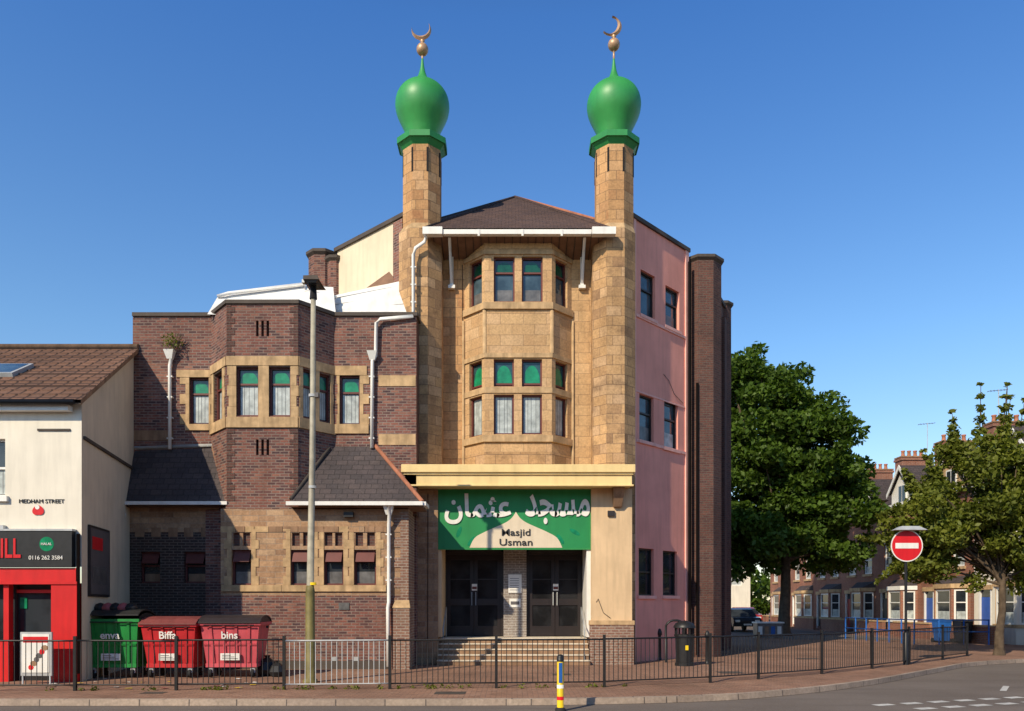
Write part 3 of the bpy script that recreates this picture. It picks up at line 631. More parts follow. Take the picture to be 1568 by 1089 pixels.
s.poly(ro,'tiles'); s.poly([(x,y,z-.1) for x,y,z in ro],'lead'); s.poly([ro[1],(ro[1][0],ro[1][1],ro[1][2]-.12),(ro[2][0],ro[2][1],ro[2][2]-.12),ro[2]],'stonebrown')
sl_=(rz-ez)/(21.78-fd+.25)
for k in range(13):
    y=fd-.25+.33*(k+1); zz=ez+sl_*(y-fd+.25); xr=ro[1][0]+(ro[2][0]-ro[1][0])*(y-fd+.25)/(21.78-fd+.25)
    s.hexa([(-14.5,y-.02,zz-.02),(xr,y-.02,zz-.02),(xr,y+.01,zz+.0),(-14.5,y+.01,zz+.0),(-14.5,y-.02,zz+.018),(xr,y-.02,zz+.018),(xr,y+.01,zz+.03),(-14.5,y+.01,zz+.03)],'tiles')
s.tube([(-14.5,21.78,rz+.03),(-10.38,21.78,rz+.03)],.1,'stonebrown')
zf=lambda y:ez+sl_*(y-fd+.25)
ys0,ys1=19.0,19.85
s.hexa([(-13.0,ys0,zf(ys0)),(-12.1,ys0,zf(ys0)),(-12.1,ys1,zf(ys1)),(-13.0,ys1,zf(ys1)),(-13.0,ys0-.04,zf(ys0)+.09),(-12.1,ys0-.04,zf(ys0)+.09),(-12.1,ys1-.04,zf(ys1)+.09),(-13.0,ys1-.04,zf(ys1)+.09)],'galv')
s.poly([(-12.92,ys0+.02,zf(ys0)+.125),(-12.18,ys0+.02,zf(ys0)+.125),(-12.18,ys1-.10,zf(ys1-.04)+.09),(-12.92,ys1-.10,zf(ys1-.04)+.09)],'glasssky')
s.tube([(-14.5,fd-.3,ez-.06),(X(125,fd)+.0,fd-.3,ez-.06)],.06,'black'); s.box(-14.5,X(112,fd),fd-.2,fd-.02,ez-.22,ez-.1,'whitepaint')
s.tube([(X(122,fd),fd-.06,Z(818,fd)),(X(122,fd),fd-.06,.3)],.04,'black')
s.box(-14.5,X(116,fd),fd-.16,fd-.002,Z(869,fd),Z(814,fd),'black'); s.box(-14.5,X(116,fd)+.02,fd-.18,fd-.0,Z(814,fd),Z(811,fd),'galv')
text('GRILL',.60,(X(39,fd),fd-.17,Z(842,fd)),'redsign',shop,'fascia_text',align='RIGHT',bold=.01,sx=.62)
text('0116 262 3584',.125,(X(77,fd),fd-.17,Z(855,fd)),'signwhite',shop,'fascia_text')
cc=[(X(78,fd)+.16*math.cos(t),fd-.165,Z(834,fd)+.16*math.sin(t)) for t in np.linspace(0,2*math.pi,24,endpoint=False)]; s.poly(cc,'panegreen')
text('HALAL',.08,(X(78,fd),fd-.17,Z(834,fd)),'signwhite',shop,'fascia_text')
text('MEDHAM STREET',.125,(X(64,fd),fd-.01,Z(768,fd)),'ink',shop,'street_name',sx=1.05,bold=.0)
cc=[(X(59,fd)+.13*math.cos(t),fd-.02,Z(781,fd)+.11*math.sin(t)-.03*abs(math.cos(t))) for t in np.linspace(0,2*math.pi,20,endpoint=False)]; s.poly(cc,'redsign')
cc=[(X(58,fd)+.05*math.cos(t),fd-.025,Z(777,fd)+.05*math.sin(t)) for t in np.linspace(0,2*math.pi,12,endpoint=False)]; s.poly(cc,'signwhite')
s.box(X(0,fd),X(10,fd),fd-.12,fd-.01,Z(812,fd),Z(805,fd),'galv')
zf1=Z(870,fd)
s.box(-14.5,X(120,fd),fd-.1,fd+.05,Z(893,fd),zf1,'red'); s.box(X(83,fd),X(122,fd),fd-.12,fd+.2,G,Z(893,fd)-.001,'red'); s.box(-14.5,X(7.5,fd),fd-.08,fd+.1,G,G+.9,'red')
s.box(-14.5,X(123,fd),fd-.15,fd-.121,Z(893,fd)-.03,Z(893,fd)+.03,'red')
s.box(X(8,fd),X(16,fd),fd-.06,fd+.1,G,Z(893,fd)-.002,'red')
s.box(-14.5,X(82,fd),fd+.22,fd+.3,G,Z(893,fd),'glass'); s.box(X(16.1,fd),X(19,fd),fd+.15,fd+.219,G,Z(893,fd)-.003,'framedark'); s.box(X(78,fd),X(83,fd)-.002,fd+.15,fd+.219,G,Z(893,fd)-.003,'red')
s.box(X(19,fd),X(78,fd),fd+.15,fd+.21,Z(908,fd),Z(903,fd),'red')
s.box(X(22,fd),X(33,fd),fd+.2,fd+.215,Z(932,fd),Z(915,fd),'panegreen')
s.obj('shop_walls_and_roof',shop)
ab=B(); ad_=16.9
ab.box(X(31,ad_),X(79,ad_),ad_,ad_+.05,G+.18,Z(968,ad_),'galv'); ab.box(X(34,ad_),X(76,ad_),ad_-.012,ad_-.002,G+.25,Z(971,ad_),'signwhite')
ab.box(X(36,ad_),X(74,ad_),ad_-.016,ad_-.0125,Z(984,ad_),Z(975,ad_),'redsign')
for i in range(6):
    cxp,czp=X(48+4.2*i,ad_),Z(1022-6*i,ad_)
    ab.poly([(cxp+.06*math.cos(a)*(1+.3*(i%2)),ad_-.014-.0004*i,czp+.06*math.sin(a)) for a in np.linspace(0,6.28,9,endpoint=False)],['redsign','stonebrown','signgrey','netgrey'][i%4])
for x in (34,76): ab.tube([(X(x,ad_),ad_+.02,G),(X(x,ad_),ad_+.02,G+.2)],.02,'galv',6)
ab.obj('poster_board')
# ================================================================ GROUND
kp=[(-70,14.1),(-30,14.1),(-12,14.15),(-4,14.15),(0,14.2),(2.5,14.5),(4.2,15.0),(5.6,15.8),(7.0,16.8),(8.6,18.2),(10.2,19.8),(11.6,21.2),(13.2,22.8),(15.0,24.0),(17.5,25.0),(24,26.4),(60,30)]
kp=[tuple(q) for q in smoothcurve(kp,4)]
g=B(); g.poly([(-700,-500,0),(700,-500,0),(700,900,0),(-700,900,0)],'earth'); g.obj('ground')
r=B(); r.poly([(-120,-15,.004),(120,-15,.004),(120,45,.004),(-120,45,.004)],'asphalt'); r.obj('road')
pv=B()
for a,b_ in zip(kp,kp[1:]): pv.poly([(a[0],a[1]+.1,G),(b_[0],b_[1]+.1,G),(b_[0],150,G),(a[0],150,G)],'paving')
pv.obj('pavement')
kb=B()
for a,b_ in zip(kp,kp[1:]):
    kb.hexa([(a[0],a[1],-.02),(b_[0],b_[1],-.02),(b_[0],b_[1]+.15,-.02),(a[0],a[1]+.15,-.02),(a[0],a[1]+.01,G+.006),(b_[0],b_[1]+.01,G+.006),(b_[0],b_[1]+.15,G+.006),(a[0],a[1]+.15,G+.006)],'kerb')
kb.obj('kerb')
sr=B(); sr.poly([(13.5,38,G+.004),(19.0,38,G+.004),(19.0,140,G+.004),(13.5,140,G+.004)],'asphalt'); sr.obj('side_street')
# manhole and utility covers in the pavement
mc=B()
for x,y,w_,d_ in ((-1.5,15.0,.6,.45),(-7.2,15.1,.45,.3),(5.2,19.5,.6,.6),(9.0,24.5,.7,.5),(1.0,19.0,.45,.45)): mc.poly([(x,y,G+.004),(x+w_,y,G+.004),(x+w_,y+d_,G+.004),(x,y+d_,G+.004)],'lead')
mc.obj('utility_covers')
mk=B()
def dash(x0,y0,x1,y1,w):
    d=Vector((x1-x0,y1-y0)).normalized(); n=Vector((-d.y,d.x))*w/2
    mk.poly([(x0-n.x,y0-n.y,.009),(x1-n.x,y1-n.y,.009),(x1+n.x,y1+n.y,.009),(x0+n.x,y0+n.y,.009)],'marking')
for i in range(9):
    t=i*.62; x=6.6+t; y=14.25+t*.36; dash(x,y,x+.38,y+.14,.2)
    x+=.5; y-=.5; dash(x,y,x+.38,y+.14,.2)
for i in range(3): dash(10.4+i*1.2,16.6+i*.5,11.1+i*1.2,17.6+i*.5,.12)
mk.obj('road_markings')
# ================================================================ RAILINGS
rl=B()
posts=[(-11.6,15.5),(-10.4,15.5),(X(115,15.6),15.6),(X(270,15.7),15.7),(X(435,15.85),15.85),(X(597,15.95),15.95),(X(760,16.1),16.1),(1.92,16.3),(4.35,17.2),(5.66,18.0),(7.65,19.35),(9.6,20.9),(11.35,22.4),(13.3,24.2),(15.1,26.0)]
for i,(a,b_) in enumerate(zip(posts,posts[1:])):
    if i==0: continue
    mat='galv' if i==4 else 'black'
    A,Bv=Vector((*a,0)),Vector((*b_,0)); n=max(2,int((Bv-A).length/.105))
    j0,j1=random.uniform(-.018,.012),random.uniform(-.018,.012); bow=Vector((0,random.uniform(-.03,.03),0))
    def pt(t,zz): return A.lerp(Bv,t)+bow*math.sin(math.pi*t)+Vector((0,0,zz+j0*(1-t)+j1*t))
    for zz,rr_ in ((G+1.0,.02),(G+.12,.016)): rl.tube([pt(k/6,zz) for k in range(7)],rr_,mat,6)
    for k in range(1,n):
        dx=Vector((random.uniform(-.006,.006),0,0)); rl.tube([pt(k/n,G+.12),pt(k/n,G+1.0)+dx],.0085,mat,5)
for a in posts[1:]: rl.box(a[0]-.028,a[0]+.028,a[1]-.028,a[1]+.028,G-.03,G+1.09,'black')
rl.obj('pedestrian_guardrail')
# ================================================================ STREET LAMP
lp=B(); ld=17.3; lx=X(475,ld)
lp.lathe(lx,ld,[(.16,G),(.16,G+.06),(.105,G+.1),(.10,Z(905,ld)),(.075,Z(895,ld))],'polebase',16)
lp.tube([(lx,ld,Z(898,ld)),(lx+.05,ld,Z(700,ld)),(lx+.07,ld,Z(455,ld))],.08,'pole',14,.055)
for py,mat in ((604,'galv'),(744,'galv'),(892,'yellow')): lp.lathe(lx+.05,ld,[(.085,Z(py+4,ld)),(.085,Z(py,ld))],mat,14)
lp.box(lx+.12,lx+.19,ld-.06,ld+.06,Z(609,ld),Z(602,ld),'signgrey')
zt_=Z(434,ld)
lp.tube([(lx+.07,ld,Z(458,ld)),(lx+.07,ld,zt_)],.085,'black',10,.06)
lp.hexa([(lx-.08,ld-.3,zt_-.03),(lx+.26,ld-.3,zt_-.03),(lx+.28,ld+.3,zt_-.03),(lx-.1,ld+.3,zt_-.03),(lx-.08,ld-.28,zt_+.06),(lx+.22,ld-.26,zt_+.08),(lx+.2,ld+.2,zt_+.06),(lx-.14,ld+.2,zt_+.05)],'lead')
lp.hexa([(lx-.02,ld-.25,zt_-.08),(lx+.19,ld-.25,zt_-.08),(lx+.19,ld+.1,zt_-.08),(lx-.02,ld+.1,zt_-.08),(lx-.06,ld-.28,zt_-.031),(lx+.24,ld-.28,zt_-.031),(lx+.24,ld+.2,zt_-.031),(lx-.08,ld+.2,zt_-.031)],'glass')
lp.box(lx-.16,lx-.101,ld-.1,ld+.02,zt_-.02,zt_+.05,'galv')
lp.obj('street_lamp')
# ================================================================ WHEELIE BINS
def bin_(px0,px1,pyt,col,lidcol,label,d,openlid=False,yaw=0):
    e=group('wheelie_bin'); b=B(); w=X(px1,d)-X(px0,d); hw=w/2; dp=.95
    body=flat('bin_paint',col,.5,0,.2,4,.05,.4,.25); lid=flat('bin_lid',lidcol,.5,0,.25,4)
    z0=.34; z1=Z(pyt,d-.4)-G-.22
    b.hexa([(-hw*.8,-dp*.36,z0),(hw*.8,-dp*.36,z0),(hw*.8,dp*.36,z0),(-hw*.8,dp*.36,z0),(-hw*.94,-dp*.48,z1),(hw*.94,-dp*.48,z1),(hw*.94,dp*.48,z1),(-hw*.94,dp*.48,z1)],body)
    b.box(-hw,hw,-dp*.52,dp*.52,z1,z1+.07,body)
    b.box(-hw*.82,hw*.82,-dp*.38,dp*.38,z0-.09,z0-.001,body)
    for k in (-.62,-.2,.2,.62):
        b.hexa([(hw*k*.9-.03,-dp*.36-.03,z0+.02),(hw*k*.9+.03,-dp*.36-.03,z0+.02),(hw*k*.9+.03,-dp*.34,z0+.02),(hw*k*.9-.03,-dp*.34,z0+.02),(hw*k-.03,-dp*.48-.025,z1-.01),(hw*k+.03,-dp*.48-.025,z1-.01),(hw*k+.03,-dp*.46,z1-.01),(hw*k-.03,-dp*.46,z1-.01)],body)
    b.hexa([(-hw*.86,-dp*.40-.035,z0+.42),(hw*.86,-dp*.40-.035,z0+.42),(hw*.86,-dp*.40,z0+.42),(-hw*.86,-dp*.40,z0+.42),(-hw*.87,-dp*.42-.035,z0+.47),(hw*.87,-dp*.42-.035,z0+.47),(hw*.87,-dp*.42,z0+.47),(-hw*.87,-dp*.42,z0+.47)],body)
    n=8; prev=None; dz=.10 if openlid else 0
    for k in range(n+1):
        t=k/n; y=-dp*.55+dp*1.1*t; zz=z1+.075+.16*math.sin(math.pi*t)**.6 + dz*(1-t)
        if prev:
            py,pz=prev
            b.hexa([(-hw*1.0,py,pz-.03),(hw*1.0,py,pz-.03),(hw*1.0,y,zz-.03),(-hw*1.0,y,zz-.03),(-hw*1.0,py,pz),(hw*1.0,py,pz),(hw*1.0,y,zz),(-hw*1.0,y,zz)],lid)
        prev=(y,zz)
    for sx_ in (-1,1):
        pts=[(sx_*hw*.97,-dp*.5,z1+.07)]+[(sx_*hw*.97,-dp*.55+dp*1.1*k/n,z1+.05+.16*math.sin(math.pi*k/n)**.6) for k in range(1,n)]+[(sx_*hw*.97,dp*.5,z1+.07)]
        b.poly(pts,lid)
        b.tube([(sx_*hw,0,z1-.05),(sx_*(hw+.05),0,z1-.05)],.03,'rubber',8)
    b.tube([(-hw*.8,-dp*.56,z1+.0),(hw*.8,-dp*.56,z1+.0)],.016,'rubber',6)
    for sx_ in (-.68,.68):
        for sy_ in (-.3,.3):
            b.tube([(sx_*hw-.03,sy_,.11),(sx_*hw+.03,sy_,.11)],.10,'rubber',14); b.box(sx_*hw-.05,sx_*hw+.05,sy_-.03,sy_+.03,.12,.27,'galv')
    if openlid:
        for k in range(5): b.lathe(-hw*.6+k*.18,-.1,[(.01,z1+.2),(.14,z1+.24),(.16,z1+.34),(.09,z1+.42),(.01,z1+.45)],'litter' if k%2 else 'black',9)
    b.box(-.22,.22,-dp*.44-.03,-dp*.43,z0+.08,z0+.24,'signwhite')
    for i in range(3): b.box(-.18,.18-.08*i,-dp*.44-.034,-dp*.44-.0305,z0+.11+.04*i,z0+.125+.04*i,'signgrey')
    b.obj('bin_body',e,bevel=.012)
    t=text(label,.24,(0,-dp*.47-.04,z0+.66),'signwhite',e,'bin_label',bold=.004); t.rotation_euler[0]=math.radians(96)
    e.location=(X((px0+px1)/2,d-.4),d,G); e.rotation_euler[2]=yaw; return e
bin_(127,213,938,(.014,.26,.05),(.02,.02,.02),'enva',18.6,True,.03)
bin_(216,303,945,(.52,.02,.025),(.20,.05,.045),'Biffa',18.6,False,-.02)
bin_(306,398,943,(.60,.09,.11),(.03,.022,.024),'bins',18.7,False,.04)
for x,yy,r_,mt in ((-5.9,18.9,.26,'black'),(-5.6,18.7,.2,'black'),(-11.0,19.0,.22,'litter')):
    q=B(); q.lathe(x,yy,[(.02,G),(r_*.8,G+.02),(r_,G+r_*.6),(r_*.7,G+r_*1.3),(r_*.2,G+r_*1.7),(r_*.3,G+r_*1.9)],mt,11,False); q.obj('rubbish_sack')
# ================================================================ NO ENTRY SIGN
ne=B(); nd=22.3; nx=X(1387,nd); nz=Z(836,nd); Rn=24.5*nd/F
ne.tube([(nx,nd,G),(nx,nd,nz+.45)],.038,'black',10); ne.lathe(nx,nd,[(.07,G),(.07,G+.9),(.04,G+.95)],'black',12)
def disc(R,y,mat,zc=nz,xc=nx): ne.poly([(xc+R*math.cos(t),y,zc+R*math.sin(t)) for t in np.linspace(0,2*math.pi,40,endpoint=False)],mat)
disc(Rn,nd-.05,'galv'); disc(Rn,nd-.062,'signwhite'); disc(Rn*.93,nd-.065,'redsign')
ne.box(nx-Rn*.72,nx+Rn*.72,nd-.069,nd-.066,nz-Rn*.17,nz+Rn*.17,'signwhite')
ne.hexa([(nx-.42,nd-.25,nz+Rn-.02),(nx+.5,nd-.25,nz+Rn-.02),(nx+.5,nd+.02,nz+Rn-.02),(nx-.42,nd+.02,nz+Rn-.02),(nx-.2,nd-.2,nz+Rn+.09),(nx+.28,nd-.2,nz+Rn+.09),(nx+.28,nd+.0,nz+Rn+.09),(nx-.2,nd+.0,nz+Rn+.09)],'galv')
ne.obj('no_entry_sign')
lb=B(); lx_,ly_=X(1048,22.0),22.0
lb.lathe(lx_,ly_,[(.27,G),(.27,G+.08),(.24,G+.1),(.26,G+.8),(.29,G+.83),(.29,G+.88)],'black',8,False)
for k in range(8):
    a=math.pi/4*k+.39; lb.box(lx_+.25*math.cos(a)-.02,lx_+.25*math.cos(a)+.02,ly_+.25*math.sin(a)-.02,ly_+.25*math.sin(a)+.02,G+.85,G+1.08,'black')
lb.lathe(lx_,ly_,[(.31,G+1.06),(.31,G+1.1),(.25,G+1.19),(.12,G+1.25),(.01,G+1.27)],'black',16)
lb.box(lx_-.05,lx_+.05,ly_-.275,ly_-.262,G+.45,G+.58,'yellow'); lb.obj('litter_bin')
hb=B(); hx,hy=X(1034,23.2),23.2
hb.tube([(hx-.28,hy,G),(hx-.28,hy,G+1.05)]+[(hx-.28*math.cos(t),hy,G+1.05+.2*math.sin(t)) for t in np.linspace(.2,math.pi-.2,8)]+[(hx+.28,hy,G+1.05),(hx+.28,hy,G)],.035,'black',8); hb.obj('hoop_barrier')
for px,d in ((1010,24.2),(1083,22.5)):
    q=B(); x=X(px,d); q.lathe(x,d,[(.07,G),(.06,G+.1),(.05,G+.75),(.075,G+.78),(.075,G+.86),(.04,G+.95),(.01,G+.97)],'black',12); q.obj('bollard')
yb=B(); yx,yd=X(858,13.5),13.5
yb.lathe(yx,yd,[(.09,.004),(.09,.05),(.06,.07)],'rubber',14)
yb.lathe(yx,yd,[(.058,.06),(.058,.92),(.05,.96),(.02,.98)],'yellow',14)
yb.lathe(yx,yd,[(.062,.86),(.062,.93),(.045,.975),(.01,.985)],'black',14)
yb.lathe(yx,yd,[(.0605,.40),(.0605,.46)],'signwhite',14); yb.lathe(yx,yd,[(.0605,.2),(.0605,.26)],'redsign',14)
yb.box(yx-.03,yx+.03,yd-.064,yd-.058,.5,.84,'blue'); yb.obj('reflective_marker_post')
# ================================================================ TERRACED HOUSES
def house(ya,yb_,xh,wallm,wht,doorc,hz=7.6,gable=True,back=9):
    e=group('terraced_house'); b=B(); L_=yb_-ya; f=Fr((xh,yb_),(xh,ya))
    zb=G
    holes=[(L_*.08,L_*.27,zb+.15,zb+2.4),(L_*.16,L_*.38,3.7,5.4),(L_*.62,L_*.84,3.7,5.4)]
    b.wall(f,0,L_,zb,hz,holes,wallm,.14)
    b.fbox(f,holes[0][0]+.06,holes[0][1]-.06,zb+.15,zb+2.05,-.14,-.08,doorc); b.fbox(f,holes[0][0],holes[0][1],zb+2.06,zb+2.4,-.14,-.09,'glass')
    b.fbox(f,holes[0][0]-.02,holes[0][0]+.06,zb,zb+2.4,-.13,.01,'whitepaint'); b.fbox(f,holes[0][1]-.06,holes[0][1]+.02,zb,zb+2.4,-.13,.01,'whitepaint'); b.fbox(f,holes[0][0]-.12,holes[0][1]+.12,zb+2.4,zb+2.62,-.02,.06,'stone')
    for h in holes[1:]:
        win(b,f,h,'half','whitepaint',.14,split=.5,fw=.08,blind='net'); b.fbox(f,h[0]-.12,h[1]+.12,h[2]-.14,h[2],-.02,.08,wht); b.fbox(f,h[0]-.12,h[1]+.12,h[3],h[3]+.22,-.02,.03,wht)
    u0,u1=L_*.42,L_*.94; pr=.65
    bp=[f.P(u0,0),f.P(u0+.5,0,pr),f.P(u1-.5,0,pr),f.P(u1,0)]
    bf=[Fr(bp[i][:2],bp[i+1][:2]) for i in range(3)]
    for g_ in bf:
        h=[(.12,g_.L-.12,zb+.85,zb+2.45)]
        b.wall(g_,0,g_.L,zb,zb+2.6,h,wallm,.1,wht); win(b,g_,h[0],'half','whitepaint',.1,split=.6,fw=.08); b.fbox(g_,0,g_.L,zb+.72,zb+.85,-.02,.05,wht); b.fbox(g_,0,g_.L,zb+2.5,zb+2.72,-.02,.06,wht)
    b.poly([(*bp[0][:2],zb+3.1),(*bp[1][:2],zb+2.72),(*bp[2][:2],zb+2.72),(*bp[3][:2],zb+3.1)],'slate')
    b.poly([(*bp[0][:2],zb+2.72),(*bp[1][:2],zb+2.72),(*bp[0][:2],zb+3.1)],'slate'); b.poly([(*bp[3][:2],zb+2.72),(*bp[2][:2],zb+2.72),(*bp[3][:2],zb+3.1)],'slate')
    for y in (ya,yb_): b.poly([(xh,y,zb),(xh+back,y,zb),(xh+back,y,hz),(xh+back/2,y,hz+2.7),(xh,y,hz)],wallm)
    b.poly([(xh+back,ya,zb),(xh+back,yb_,zb),(xh+back,yb_,hz),(xh+back,ya,hz)],wallm)
    b.poly([(xh-.25,ya,hz-.1),(xh-.25,yb_,hz-.1),(xh+back/2,yb_,hz+2.72),(xh+back/2,ya,hz+2.72)],'slate'); b.poly([(xh+back+.2,ya,hz-.1),(xh+back+.2,yb_,hz-.1),(xh+back/2,yb_,hz+2.72),(xh+back/2,ya,hz+2.72)],'slate')
    b.box(xh-.3,xh-.2,ya+.005,yb_-.005,hz-.22,hz-.08,'whitepaint'); b.tube([(xh+back/2,ya,hz+2.75),(xh+back/2,yb_,hz+2.75)],.1,'terracotta')
    if gable:
        g0,g1=L_*.40,L_*.92; gm=(g0+g1)/2; w=.12; zg0,zg1=hz-.3,hz+1.9; hh=hz+.6
        b.poly([f.P(g0,zg0,w),f.P(g1,zg0,w),f.P(g1,hh,w),f.P(gm,zg1,w),f.P(g0,hh,w)],wht)
        b.poly([f.P(g0,zg0,w),f.P(g0,hh,w),f.P(g0,hh,-2.0),f.P(g0,zg0,-.3)],wallm); b.poly([f.P(g1,zg0,w),f.P(g1,hh,w),f.P(g1,hh,-2.0),f.P(g1,zg0,-.3)],wallm)
        b.poly([f.P(g0-.15,hh-.08,w+.25),f.P(gm,zg1+.12,w+.25),f.P(gm,zg1+.12,-3.6),f.P(g0-.15,hh-.08,-1.9)],'slate'); b.poly([f.P(g1+.15,hh-.08,w+.25),f.P(gm,zg1+.12,w+.25),f.P(gm,zg1+.12,-3.6),f.P(g1+.15,hh-.08,-1.9)],'slate')
        for q0 in (g0-.15,g1+.15):
            b.hexa([f.P(q0,hh-.28,w+.25),f.P(gm,zg1-.1,w+.25),f.P(gm,zg1-.1,w+.2),f.P(q0,hh-.28,w+.2),f.P(q0,hh-.06,w+.25),f.P(gm,zg1+.13,w+.25),f.P(gm,zg1+.13,w+.2),f.P(q0,hh-.06,w+.2)],'whitepaint')
        hq=(gm-.45,gm+.45,hz-.1,hz+.95); b.fbox(f,hq[0],hq[1],hq[2],hq[3],w+.001,w+.05,'whitepaint'); b.fbox(f,hq[0]+.08,gm-.03,hq[2]+.08,hq[3]-.08,w+.051,w+.055,'glass'); b.fbox(f,gm+.03,hq[1]-.08,hq[2]+.08,hq[3]-.08,w+.051,w+.055,'glass')
    cxh=xh+back/2; b.box(cxh-.9,cxh+.9,yb_-.55,yb_+.35,hz+1.9,hz+3.9,'redbrick'); b.box(cxh-.97,cxh+.97,yb_-.62,yb_+.42,hz+3.7,hz+3.85,'redbrick'); b.box(cxh-.95,cxh+.95,yb_-.6,yb_+.4,hz+3.9,hz+3.98,'stonebrown')
    for k in (-.6,-.2,.2,.6): b.lathe(cxh+k,yb_-.1,[(.13,hz+3.98),(.1,hz+4.3),(.13,hz+4.33),(.13,hz+4.4)],'terracotta',10)
    b.obj('house_walls_and_roof',e)
M['doorblue']=flat('blue_door',(.03,.10,.42),.4); M['doorwhite']=flat('white_door',(.7,.7,.68),.4); M['doorred']=flat('red_door',(.3,.02,.02),.4)
y=27.5
for i in range(8):
    house(y,y+4.9,22.0,'redbrick' if i!=1 else 'white','stone' if i not in(3,) else 'whitepaint',['doorwhite','doorblue','doorblue','framedark','doorred','framedark','doorwhite','doorred'][i],gable=True); y+=4.905
ar=B()
for x,yy,zz in ((26.2,42.2,11.5),(26.5,50,11.5)):
    ar.tube([(x,yy,zz),(x,yy,zz+1.9)],.02,'galv',5); ar.tube([(x-.6,yy,zz+1.8),(x+.5,yy,zz+1.9)],.015,'galv',5)
    for k in range(6): ar.tube([(x-.5+k*.18,yy-.2,zz+1.81+k*.015),(x-.5+k*.18,yy+.2,zz+1.81+k*.015)],.01,'galv',4)
ar.obj('tv_aerial')
wh=group('white_house'); b=B(); f=Fr((15.5,74),(22.5,74)); hh=[(.9,2.0,3.6,5.0),(3.2,4.3,3.6,5.0),(.8,2.2,.9,2.4),(5.2,6.2,3.6,5.0),(3.4,4.4,.2,2.4)]
b.wall(f,0,7,G,6,hh,'white'); 
for h in hh: win(b,f,h,'half','whitepaint',split=.5,fw=.08)
b.poly([(15.3,73.7,6),(22.7,73.7,6),(22.7,78,8.6),(15.3,78,8.6)],'slate'); b.poly([(22.5,74,G),(22.5,82,G),(22.5,82,6),(22.5,78,8.6),(22.5,74,6)],'redbrick'); b.poly([(15.5,74,G),(15.5,82,G),(15.5,82,6),(15.5,78,8.6),(15.5,74,6)],'white'); b.poly([(15.3,82.3,6),(22.7,82.3,6),(22.7,78,8.6),(15.3,78,8.6)],'slate')
b.obj('house_walls_and_roof',wh)
# terrace on the opposite side of the road (unseen; added behind the viewpoint for reflections and to block sky glow)
ot=group('unseen_opposite_terrace'); b=B(); f=Fr((44,-8),(-44,-8)); hh=[]
for k in range(17):
    u=1.2+k*5.1
    hh+=[(u,u+1.1,3.9,5.5),(u+2.6,u+3.7,3.9,5.5),(u,u+1.6,.9,2.6),(u+3.0,u+3.95,.15,2.35)]
b.wall(f,0,88,0,7.2,hh,'redbrick')
for i,h in enumerate(hh): win(b,f,h,'half','whitepaint',split=.5,fw=.07)
b.poly([(44,-7.8,7.1),(-44,-7.8,7.1),(-44,-12,9.8),(44,-12,9.8)],'slate'); b.poly([(44,-16.2,7.1),(-44,-16.2,7.1),(-44,-12,9.8),(44,-12,9.8)],'slate'); b.wall(Fr((-44,-16),(44,-16)),0,88,0,7.2,[],'redbrick')
for x in (44,-44): b.poly([(x,-8,0),(x,-16,0),(x,-16,7.15),(x,-12,9.75),(x,-8,7.15)],'redbrick')
b.obj('terrace_walls_and_roof',ot)
p2=B(); p2.box(-70,70,-8,-2.6,0,G,'paving'); p2.box(-70,70,-2.599,-2.45,-.02,G+.005,'kerb'); p2.obj('pavement')
gw=B()
for i in range(7):
    y0=33.2+i*4.9; gw.box(20.3,20.5,y0,y0+3.6,G,G+.75,'redbrick'); gw.box(20.26,20.54,y0-.02,y0+3.62,G+.751,G+.82,'stone')
gw.obj('brick_garden_wall')
br=B()
for seg in (((17.2,33.5),(20.2,33.2)),((17.2,33.5),(16.6,39))):
    A,Bv=Vector((*seg[0],0)),Vector((*seg[1],0))
    for zz in (.55,1.05): br.tube([A+Vector((0,0,G+zz)),Bv+Vector((0,0,G+zz))],.03,'blue',6)
    n=int((Bv-A).length/.9)
    for k in range(n+1):
        q=A.lerp(Bv,k/n); br.tube([q+Vector((0,0,G)),q+Vector((0,0,G+1.08))],.035,'blue',6)
br.obj('blue_railing')
for x,yy,c in ((19.3,35.2,'blue'),(19.9,34.6,'black')):
    q=B(); q.hexa([(x-.22,yy-.25,G+.08),(x+.22,yy-.25,G+.08),(x+.22,yy+.25,G+.08),(x-.22,yy+.25,G+.08),(x-.28,yy-.33,G+.95),(x+.28,yy-.33,G+.95),(x+.28,yy+.33,G+.95),(x-.28,yy+.33,G+.95)],c)
    q.hexa([(x-.3,yy-.37,G+.952),(x+.3,yy-.37,G+.952),(x+.3,yy+.35,G+.952),(x-.3,yy+.35,G+.952),(x-.27,yy-.3,G+1.0),(x+.27,yy-.3,G+1.0),(x+.27,yy+.35,G+1.06),(x-.27,yy+.35,G+1.06)],c)
    q.tube([(x-.28,yy+.3,G+.1),(x+.28,yy+.3,G+.1)],.1,'rubber',12); q.tube([(x-.25,yy+.4,G+1.0),(x+.25,yy+.4,G+1.0)],.02,c,6); q.obj('household_wheelie_bin',bevel=.01)
